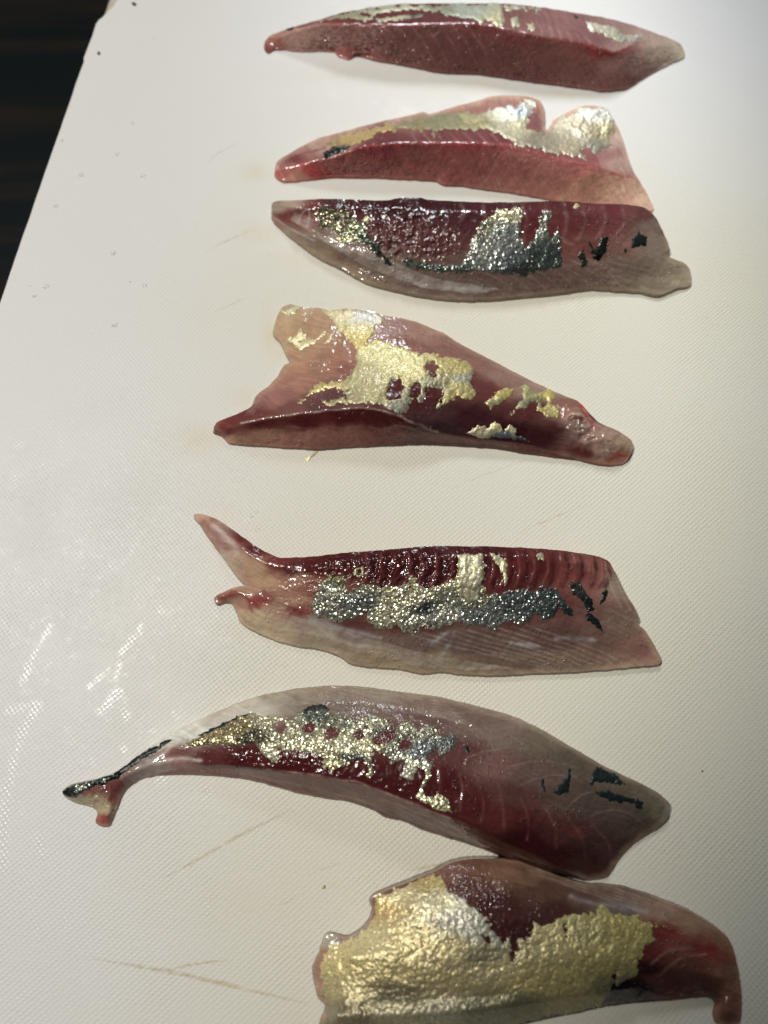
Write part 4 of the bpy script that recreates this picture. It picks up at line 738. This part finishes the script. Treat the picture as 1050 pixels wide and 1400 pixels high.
# ---- 6: the long one with a thin dark tail
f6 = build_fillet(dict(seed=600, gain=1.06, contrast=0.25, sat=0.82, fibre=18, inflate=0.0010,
    label="long curved fillet with a thin dark tail and dark green flecks near its blunt end",
    outline=[(86, 1081, .8), (101, 1073, 1.8), (127, 1067, 2.6), (156, 1057, 3), (193, 1030, 3), (227, 1007, 2.6), (264, 988.6, 2.2), (313, 967, 1.8), (350, 954, 1.15), (378, 948, 1.5), (421, 941, 1.4), (470, 939, 1.4), (507, 942, 1.4), (550, 948, 1.4), (593, 953, 1.5), (636, 962.5, 1.5), (658, 968.6, 1.15), (696, 978.6, 1.2), (730, 993, 1.8), (756, 1007, 1.9), (790, 1027, 2), (830, 1050, 2.2), (873, 1070, 2.4), (904, 1087, 2.4), (915, 1099, 2), (914, 1117, 1.2), (898, 1133, .8), (876, 1147, .7), (858, 1161, .6), (844, 1178, .5), (830, 1198, .9), (806, 1203, .9), (786, 1200, .9), (744, 1188, .9), (701, 1175, .9), (658, 1158.6, .9), (632, 1150, .9), (578, 1133, .9), (550, 1121, .9), (527, 1116, .9), (510, 1106, .9), (478, 1095, .9), (436, 1088.6, .9), (396, 1080, .9), (378, 1074.5, .9), (341, 1065, .9), (298, 1059.5, .9), (256, 1057.5, .9), (213, 1059, .9), (190, 1066, .5), (170, 1081, .7), (158, 1107, .8), (149, 1128, .7), (140, 1129, .7), (131, 1124, .7), (133, 1109, .8), (121, 1101, .8), (101, 1096, .7), (88, 1088, .6)],
    features=[[(165, 1064, 3.4), (200, 1048, 4.2), (241, 1043, 4.4), (298, 1044, 5.2), (350, 1049, 6.6), (393, 1055, 8), (436, 1060, 9.2), (493, 1070, 10), (536, 1085, 10.4), (578, 1103, 10.6), (636, 1125, 10.4), (687, 1149, 7.6), (730, 1167, 6), (773, 1188, 3)], [(240, 1025, 5.2), (300, 1010, 6.4), (380, 1005, 7.8), (470, 1015, 9.2), (560, 1035, 10.4), (640, 1070, 10.8), (720, 1110, 10), (800, 1150, 6.6)], [(300, 985, 3.6), (380, 966, 4.2), (470, 960, 4.8), (560, 968, 5.2), (650, 992, 5.6), (740, 1030, 6), (820, 1078, 5.6), (880, 1105, 4)], [(100, 1084, 2.2), (130, 1080, 2.8), (152, 1080, 3)], [(145, 1120, 2), (150, 1104, 2.4)]],
    crinkle=[(450, 1010, 120, 40, .22, 8), (140, 1090, 20, 16, .4, 8), (360, 1040, 60, 14, .3, 7)],
    ridge=[(86, 1140), (150, 1140), (184, 1072), (241, 1052), (298, 1051), (350, 1053), (393, 1057), (436, 1061), (493, 1071), (536, 1086.5), (578, 1104), (636, 1126), (687, 1151), (730, 1168), (773, 1190), (830, 1215)],
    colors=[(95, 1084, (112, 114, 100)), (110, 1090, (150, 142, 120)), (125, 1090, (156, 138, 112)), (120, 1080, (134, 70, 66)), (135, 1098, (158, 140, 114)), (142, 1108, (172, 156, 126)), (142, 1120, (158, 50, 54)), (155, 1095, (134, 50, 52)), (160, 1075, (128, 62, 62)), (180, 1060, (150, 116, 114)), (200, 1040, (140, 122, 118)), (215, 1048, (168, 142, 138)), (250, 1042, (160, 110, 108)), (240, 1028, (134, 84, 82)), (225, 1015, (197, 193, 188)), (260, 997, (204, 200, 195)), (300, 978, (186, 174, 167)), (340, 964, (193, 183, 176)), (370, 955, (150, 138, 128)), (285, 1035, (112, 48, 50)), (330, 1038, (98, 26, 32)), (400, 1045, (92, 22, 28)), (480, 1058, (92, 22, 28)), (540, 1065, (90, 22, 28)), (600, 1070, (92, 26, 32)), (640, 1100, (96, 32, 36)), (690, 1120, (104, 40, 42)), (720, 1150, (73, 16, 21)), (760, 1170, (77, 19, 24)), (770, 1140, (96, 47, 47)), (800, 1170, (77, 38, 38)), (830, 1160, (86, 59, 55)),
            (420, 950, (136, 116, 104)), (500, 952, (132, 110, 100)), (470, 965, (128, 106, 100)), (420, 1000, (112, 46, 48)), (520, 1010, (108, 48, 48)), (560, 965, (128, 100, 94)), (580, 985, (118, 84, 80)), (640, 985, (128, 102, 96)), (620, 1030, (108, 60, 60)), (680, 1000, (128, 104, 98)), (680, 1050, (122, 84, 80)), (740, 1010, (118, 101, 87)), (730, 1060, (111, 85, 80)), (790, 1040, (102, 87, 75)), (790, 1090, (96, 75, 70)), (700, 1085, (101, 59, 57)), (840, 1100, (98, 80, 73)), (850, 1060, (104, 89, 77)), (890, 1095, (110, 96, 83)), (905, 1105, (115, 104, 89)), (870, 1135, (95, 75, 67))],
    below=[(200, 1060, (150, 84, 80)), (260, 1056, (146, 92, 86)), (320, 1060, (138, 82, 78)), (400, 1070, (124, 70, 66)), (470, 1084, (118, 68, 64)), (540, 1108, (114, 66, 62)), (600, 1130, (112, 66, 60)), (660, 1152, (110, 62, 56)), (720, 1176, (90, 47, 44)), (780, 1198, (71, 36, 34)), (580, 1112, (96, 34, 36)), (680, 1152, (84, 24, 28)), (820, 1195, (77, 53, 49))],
    lines=[dict(c=(176, 160, 152), a=.38, w=1.2, wob=1.0, paths=fan([(330, 968), (400, 948), (470, 943), (540, 950), (610, 960)], [(350, 968), (410, 962), (480, 958), (550, 968), (640, 990)], 7)),
           dict(c=(150, 128, 122), a=.28, w=1.2, wob=1.8, paths=[[(560, 992), (600, 978), (650, 974), (700, 985)], [(600, 1010), (640, 998), (690, 1003), (720, 1020)], [(640, 1035), (665, 1028), (700, 1022), (730, 1025)], [(690, 1052), (720, 1042), (760, 1042), (790, 1050)], [(710, 1075), (750, 1060), (790, 1062)], [(770, 1110), (800, 1085), (840, 1085)], [(800, 1120), (830, 1108), (860, 1112), (880, 1125)], [(480, 975), (530, 965), (570, 968)], [(520, 985), (560, 974), (610, 980)]]),
           dict(c=(140, 86, 84), a=.3, w=2.0, dh=.3, wob=2.2, paths=[[(600, 1050), (602, 1075), (598, 1100)], [(628, 1050), (632, 1085), (630, 1110)], [(655, 1065), (660, 1100), (658, 1125)], [(682, 1075), (690, 1110), (688, 1135)], [(712, 1088), (722, 1120), (720, 1148)], [(742, 1100), (758, 1130), (762, 1160)], [(775, 1115), (795, 1145), (800, 1175)], [(810, 1130), (830, 1150), (835, 1170)]]),
           dict(c=(176, 128, 124), a=.3, w=1.5, paths=fan([(330, 1058), (420, 1076), (500, 1096)], [(330, 1062), (400, 1082), (470, 1092)], 2) + [[(520, 1092), (600, 1122), (680, 1158), (740, 1182)], [(540, 1104), (620, 1140), (700, 1170)]]),
           dict(c=(190, 176, 172), a=.55, w=2.6, dh=.2, paths=[[(185, 1052), (215, 1042), (250, 1038), (275, 1040)], [(205, 1030), (235, 1016), (262, 1000), (300, 983)], [(236, 1018), (225, 1030), (200, 1042)]]),
           dict(c=(206, 160, 156), a=.5, w=1.1, dh=.15, paths=[[(365, 1052), (436, 1061), (493, 1071), (536, 1087), (578, 1104), (615, 1120)]])],
    patches=[dict(name="silver_skin", mat=M_GRAIN, amp=1.3, scale=7, fine=.32, gain=1.25, colors=[(270, 1015, (150, 138, 96)), (300, 1005, (176, 158, 104)), (330, 995, (150, 136, 90)), (345, 1005, (70, 70, 56)), (365, 1030, (224, 214, 168)), (370, 985, (196, 186, 150)), (400, 1010, (200, 192, 152)), (400, 985, (176, 172, 144)), (430, 980, (100, 106, 96)), (430, 1015, (198, 190, 150)), (470, 985, (150, 150, 128)), (470, 1020, (224, 210, 158)), (480, 1035, (110, 118, 108)), (455, 1045, (196, 186, 130)), (510, 990, (196, 190, 156)), (500, 1020, (214, 202, 150)), (550, 990, (176, 172, 140)), (540, 1030, (150, 150, 132)), (590, 1000, (160, 158, 134)), (575, 1025, (128, 134, 132)), (615, 1012, (110, 116, 108)), (555, 1056, (228, 220, 180)), (580, 1070, (214, 206, 160)), (605, 1100, (196, 188, 140)), (525, 1000, (120, 122, 110))],
                poly=[(243, 1021), (265, 1012), (290, 998), (320, 982), (345, 975), (360, 980), (380, 978), (395, 985), (410, 973), (425, 968), (450, 973), (460, 979), (475, 978), (490, 985), (500, 980), (520, 980), (532, 985), (530, 993), (545, 991), (558, 982), (562, 990), (570, 996), (580, 993), (595, 993), (603, 1006), (620, 1003), (627, 1015), (615, 1026), (602, 1034), (597, 1020), (592, 1031), (582, 1031), (590, 1045), (588, 1060), (579, 1080), (584, 1090), (600, 1085), (612, 1092), (619, 1111), (600, 1109), (585, 1099), (566, 1090), (575, 1082), (581, 1060), (583, 1049), (570, 1050), (562, 1066), (549, 1060), (553, 1041), (535, 1041), (527, 1031), (512, 1026), (509, 1045), (512, 1060), (504, 1064), (499, 1060), (505, 1050), (501, 1040), (490, 1036), (475, 1046), (455, 1053), (440, 1050), (445, 1036), (430, 1030), (410, 1026), (390, 1029), (380, 1021), (382, 1040), (372, 1043), (355, 1027), (349, 1016), (320, 1020), (290, 1018)],
                holes=[[(412, 995), (425, 988), (433, 995), (425, 1003), (415, 1003)], [(442, 1003), (455, 995), (466, 1000), (460, 1009), (445, 1010)], [(512, 1010), (525, 1000), (543, 992), (540, 1008), (525, 1018), (513, 1018)], [(375, 990), (385, 985), (392, 993), (385, 1003), (376, 1000)], [(545, 1015), (560, 1008), (565, 1015), (555, 1025), (546, 1025)], [(484, 1003), (495, 997), (498, 1008), (488, 1012)], [(496, 992), (503, 988), (504, 996), (498, 998)]]),
             dict(name="dark_skin", mat=M_DARK, amp=1.2, scale=8, colors=[(0, 0, (12, 24, 24))], poly=[(160, 1055), (180, 1038), (200, 1026), (225, 1014), (236, 1010), (225, 1019), (200, 1034), (180, 1050), (165, 1060)]),
             dict(name="dark_skin", mat=M_DARK, amp=1.0, scale=6, colors=[(0, 0, (12, 24, 24))], poly=[(272, 1006), (300, 991), (330, 978), (346, 974), (330, 983), (305, 995), (285, 1006)]),
             dict(name="dark_skin", mat=M_DARK, amp=1.2, scale=5, colors=[(0, 0, (12, 24, 24))], poly=[(408, 978), (420, 966), (438, 963), (456, 972), (440, 970), (424, 973), (414, 984)]),
             dict(name="tail_skin", mat=M_GRAIN, glit=.4, amp=1.2, scale=6, gain=1.3, colors=[(90, 1084, (40, 46, 48)), (110, 1080, (92, 98, 88)), (140, 1070, (40, 48, 44)), (165, 1056, (24, 32, 32))], poly=[(84, 1082), (101, 1072), (127, 1066), (156, 1056), (170, 1050), (166, 1060), (142, 1071), (118, 1080), (104, 1091), (92, 1090)]),
             dict(name="dark_skin", mat=M_DARK, amp=1.6, scale=5, colors=[(0, 0, (12, 22, 22))], poly=[(804, 1074), (808, 1058), (815, 1049), (835, 1057), (858, 1072), (845, 1073), (825, 1068), (812, 1068)]),
             dict(name="dark_skin", mat=M_DARK, amp=2.0, scale=5, colors=[(0, 0, (12, 22, 22))], poly=[(812, 1083), (830, 1081), (850, 1088), (868, 1092), (878, 1098), (881, 1110), (874, 1107), (865, 1100), (845, 1096), (825, 1089)]),
             dict(name="dark_skin", mat=M_DARK, amp=1.2, scale=5, colors=[(0, 0, (20, 34, 24))], poly=[(756, 1083), (761, 1074), (770, 1069), (777, 1049), (781, 1050), (777, 1072), (778, 1083), (765, 1087)]),
             dict(name="dark_skin", mat=M_DARK, amp=.8, scale=3, colors=[(0, 0, (20, 34, 24))], poly=[(633, 1022), (640, 1019), (643, 1027), (635, 1029)]),
             dict(name="dark_skin", mat=M_DARK, amp=.9, scale=3, colors=[(0, 0, (20, 34, 24))], poly=[(739, 1066), (743, 1064), (746, 1083), (741, 1080)])]))

# ---- 7: nearest, wrapped in gold skin
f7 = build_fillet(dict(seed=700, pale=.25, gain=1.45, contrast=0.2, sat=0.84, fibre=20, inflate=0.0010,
    label="nearest fillet, its broad top almost covered in gold skin",
    outline=[(432, 1440, .8), (437, 1401, .8), (446, 1377, 1.2), (435, 1361, 1), (428.6, 1324, 1), (437, 1304, 1), (445, 1281, 1.2), (452, 1277, 1.2), (474, 1283, 1.8), (491, 1275.7, 2), (506, 1258.6, 2), (511, 1244, 2.2), (507, 1231, 2.2), (514, 1223.7, 2.4), (546, 1211, 3), (591, 1193, 3.6), (620, 1178.6, 3.4), (648, 1174, 3), (677, 1173.7, 2.4), (706, 1177, 2), (735, 1187, 1.4), (767, 1199, 1), (800, 1208, .9), (846, 1212, 1), (877, 1221, 1.15), (937, 1244, 2), (971, 1263, 2), (997, 1285, 1.8), (1009, 1323, 1.5), (1014, 1364, 1.2), (1013.5, 1390, 1), (1009, 1398, .8), (992, 1400, .8), (980, 1396, .8), (977, 1384, .8), (980, 1372, .9), (968, 1363, 1), (924, 1367, 1), (877, 1370, .9), (830, 1376, .8), (783, 1386, .7), (720, 1399, .6), (680, 1408, .6), (600, 1425, .6), (520, 1440, .6)],
    features=[[(560, 1240, 7), (640, 1230, 8), (720, 1235, 8), (800, 1250, 7.6), (880, 1270, 6.6), (950, 1290, 5)], [(480, 1310, 7), (560, 1300, 9.4), (650, 1300, 10.2), (750, 1305, 10), (840, 1312, 8.4), (930, 1325, 6), (985, 1335, 4)], [(470, 1368, 6.4), (540, 1368, 7.8), (620, 1364, 8.4), (690, 1358, 8.2)], [(460, 1390, 7), (540, 1386, 8.4), (620, 1382, 9), (700, 1372, 8.6), (790, 1358, 7), (860, 1350, 5)], [(994, 1368, 3), (996, 1386, 2.6)]],
    crinkle=[(540, 1290, 110, 80, .22, 9), (560, 1380, 120, 24, .3, 12), (660, 1225, 50, 40, .2, 6), (740, 1310, 130, 60, .15, 10)],
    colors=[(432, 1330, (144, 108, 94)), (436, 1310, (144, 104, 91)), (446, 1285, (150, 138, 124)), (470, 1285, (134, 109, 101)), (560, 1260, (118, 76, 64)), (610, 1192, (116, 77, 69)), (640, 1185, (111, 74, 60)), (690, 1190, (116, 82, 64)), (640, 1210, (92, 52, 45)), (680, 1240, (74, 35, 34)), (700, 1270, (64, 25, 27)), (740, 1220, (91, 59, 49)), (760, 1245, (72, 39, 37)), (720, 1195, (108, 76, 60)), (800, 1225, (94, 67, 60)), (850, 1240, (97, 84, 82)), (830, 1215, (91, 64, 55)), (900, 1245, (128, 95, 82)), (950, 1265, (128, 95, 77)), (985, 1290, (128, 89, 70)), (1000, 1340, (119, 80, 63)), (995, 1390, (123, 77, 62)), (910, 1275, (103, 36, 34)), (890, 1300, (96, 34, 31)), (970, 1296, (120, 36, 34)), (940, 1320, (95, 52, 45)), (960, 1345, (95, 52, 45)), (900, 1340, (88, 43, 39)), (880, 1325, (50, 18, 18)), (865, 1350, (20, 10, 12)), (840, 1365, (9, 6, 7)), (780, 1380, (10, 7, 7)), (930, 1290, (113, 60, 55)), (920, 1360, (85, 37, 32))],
    lines=[dict(c=(140, 116, 102), a=.4, w=1.6, wob=1.0, paths=fan([(720, 1190), (790, 1215), (860, 1240), (930, 1265)], [(740, 1186), (820, 1208), (890, 1232), (960, 1262)], 5)),
           dict(c=(142, 132, 140), a=.55, w=3.5, dh=.2, paths=[[(780, 1225), (810, 1235), (850, 1240), (885, 1246)]]),
           dict(c=(130, 96, 90), a=.45, w=2.0, paths=[[(890, 1318), (915, 1300), (950, 1298)], [(900, 1335), (930, 1312), (965, 1305)]]),
           dict(c=(120, 40, 36), a=.5, w=3.0, paths=[[(905, 1275), (930, 1284), (970, 1298)]])],
    patches=[dict(name="gold_skin", mat=M_FOIL, amp=3.6, scale=8, thick=.25, wrinkle=.16, gain=1.15, colors=[(455, 1300, (222, 200, 130)), (470, 1320, (216, 196, 120)), (520, 1240, (206, 176, 96)), (540, 1225, (222, 206, 146)), (590, 1205, (190, 166, 92)), (600, 1235, (206, 196, 150)), (640, 1255, (190, 186, 166)), (660, 1275, (160, 158, 138)), (500, 1290, (228, 212, 150)), (560, 1290, (204, 186, 120)), (620, 1300, (196, 180, 118)), (540, 1330, (186, 170, 104)), (470, 1350, (196, 180, 120)), (600, 1340, (176, 160, 104)), (650, 1305, (128, 122, 88)), (680, 1330, (188, 174, 116)), (540, 1355, (128, 118, 84)), (450, 1385, (150, 140, 108)), (480, 1390, (136, 126, 92)), (540, 1385, (176, 166, 124)), (600, 1382, (170, 164, 132)), (660, 1385, (128, 126, 98)), (720, 1340, (182, 166, 96)), (760, 1280, (190, 176, 112)), (800, 1270, (176, 164, 96)), (850, 1265, (176, 162, 76)), (840, 1310, (176, 162, 84)), (780, 1340, (182, 168, 92)), (800, 1370, (158, 146, 92)), (700, 1370, (120, 116, 80)), (838, 1352, (124, 120, 88)), (640, 1232, (200, 196, 170))],
                poly=[(441, 1310), (448, 1296), (456, 1289), (474, 1286), (491, 1279), (506, 1262), (513, 1246), (509, 1233), (516, 1226), (546, 1213), (591, 1196), (603, 1198), (612, 1215), (625, 1222), (640, 1238), (655, 1245), (668, 1262), (675, 1275), (688, 1291), (695, 1279), (700, 1295), (706, 1301), (712, 1285), (720, 1291), (727, 1272), (733, 1261), (740, 1270), (760, 1255), (790, 1248), (815, 1250), (820, 1236), (828, 1243), (840, 1250), (870, 1252), (880, 1262), (908, 1265), (893, 1270), (893, 1285), (875, 1305), (868, 1330), (858, 1342), (840, 1346), (832, 1360), (825, 1372), (783, 1382), (720, 1394), (690, 1402), (560, 1428), (440, 1432), (443, 1400), (449, 1378), (441, 1362), (438, 1330)],
                holes=[[(659, 1281), (667, 1277), (671, 1290), (663, 1293)], [(697, 1304), (702, 1303), (703, 1316), (698, 1315)], [(836, 1342), (841, 1328), (843, 1328), (838, 1345)], [(770, 1266), (773, 1264), (776, 1284), (772, 1282)]]),
             dict(name="silver_skin", mat=M_FOIL, amp=1.2, scale=5, colors=[(452, 1290, (196, 192, 180))], poly=[(447, 1295), (452, 1282), (466, 1285), (460, 1294), (452, 1303)])]))


# ------------------------------------------------------------------ drops of water and crumbs on the board
DROPS = [(161, 211, 4.2), (111, 239, 5.2), (196, 241, 4.6), (77, 282, 4.4), (155, 346, 4.8), (63, 392, 5.0), (47, 405, 3.4), (198, 390, 4.0),
         (157, 444, 5.0), (85, 192, 3.6), (181, 169, 2.8), (41, 391, 2.6), (178, 385, 2.4), (345, 705, 3.2), (351, 700, 2.4), (352, 724, 3.0)]
WHERE = ["upper of the pair above the board's dark-edged left corner", "large bead close to the board's left edge", "bead nearest the second fillet's tail",
         "bead just below the large edge bead", "lone bead level with the third fillet's tail", "large bead low by the left edge", "small bead lowest by the left edge",
         "bead in the middle of the open board beside the fourth fillet", "lowest bead on the open left of the board", "small bead hard by the left edge",
         "tiny bead highest on the board", "tiny speck of a bead beside the large low one", "tiny bead by the middle one", "bead above the fifth fillet's raised prong",
         "tiny bead touching the one above the raised prong", "bead just right of the raised prong"]
for (x, y, rp), wh in zip(DROPS, WHERE):
    c = unproject([(x, y)], 0)[0]; rad = rp / 4900.0 * 0.92; V = [(0, 0, rad * 0.55)]; F = []
    for k in range(1, 7):
        a = k / 6 * math.pi / 2
        for i in range(20):
            th = i / 20 * 2 * math.pi; rr = rad * math.sin(a) * (1 + 0.09 * math.sin(2 * th + x) + 0.05 * math.sin(3 * th + y))
            V.append((rr * math.cos(th), rr * math.sin(th), rad * 0.55 * math.cos(a)))
    for i in range(20): F.append((0, 1 + i, 1 + (i + 1) % 20))
    for k in range(5):
        for i in range(20):
            a0 = 1 + k * 20; F.append((a0 + i, a0 + 20 + i, a0 + 20 + (i + 1) % 20, a0 + (i + 1) % 20))
    F.append(tuple(1 + 5 * 20 + i for i in range(19, -1, -1)))
    o = mesh_obj("water_droplet", V, F, M_WATER); o.location = (c[0], c[1], 0.00012)
    o['label'] = "clear water drop, " + wh; o['category'] = "water drop"; o['group'] = "water drops on the cutting board"

def crumb(name, label, cat, poly, mat, hmm, col=None):
    P = catmull(np.array(poly, float), True, 1.2); P += np.stack([fbm(P[:, 0], P[:, 1], 4, 3, 50), fbm(P[:, 0], P[:, 1], 4, 3, 51)], 1) * 0.8
    n = len(P); c = P.mean(0)
    A = unproject(P, 0.0001); B = unproject(c + (P - c) * 0.8, hmm * MM * 0.8); T_ = unproject([c], hmm * MM)
    V = np.concatenate([A, B, T_]); F = []
    for i in range(n):
        j = (i + 1) % n; F += [(i, j, n + j, n + i), (n + i, n + j, 2 * n)]
    o = mesh_obj(name, V, F, mat, None, {'col': np.tile(lin(col), (len(V), 1))} if col is not None else None)
    o['label'] = label; o['category'] = cat
crumb("skin_scrap", "tiny curled gold skin scrap lying below the fourth fillet", "skin scrap", [(418.5, 629), (418, 624), (422, 625.5), (430, 617.5), (435, 617), (431, 621), (425, 626), (421.5, 630.5)], M_FOIL, 0.2, (196, 184, 130))
crumb("skin_scrap", "pinhead gold scrap left of the big gold fillet", "skin scrap", [(440, 1212), (444, 1210), (445, 1214), (441, 1215)], M_FOIL, 0.4, (205, 185, 120))
crumb("dark_speck", "black speck at the top edge of the board", "speck", [(180, 4), (183, 3), (187, 6), (184, 8)], M_DARK, 0.3)
crumb("dark_speck", "black speck by the nicked left edge of the board", "speck", [(133, 72), (136, 71), (137, 74), (134, 75)], M_DARK, 0.25)
crumb("dark_speck", "black speck right of the dark-flecked fillet's tip", "speck", [(959, 1053.4), (960.6, 1053), (961, 1055), (959.4, 1055.2)], M_DARK, 0.15)
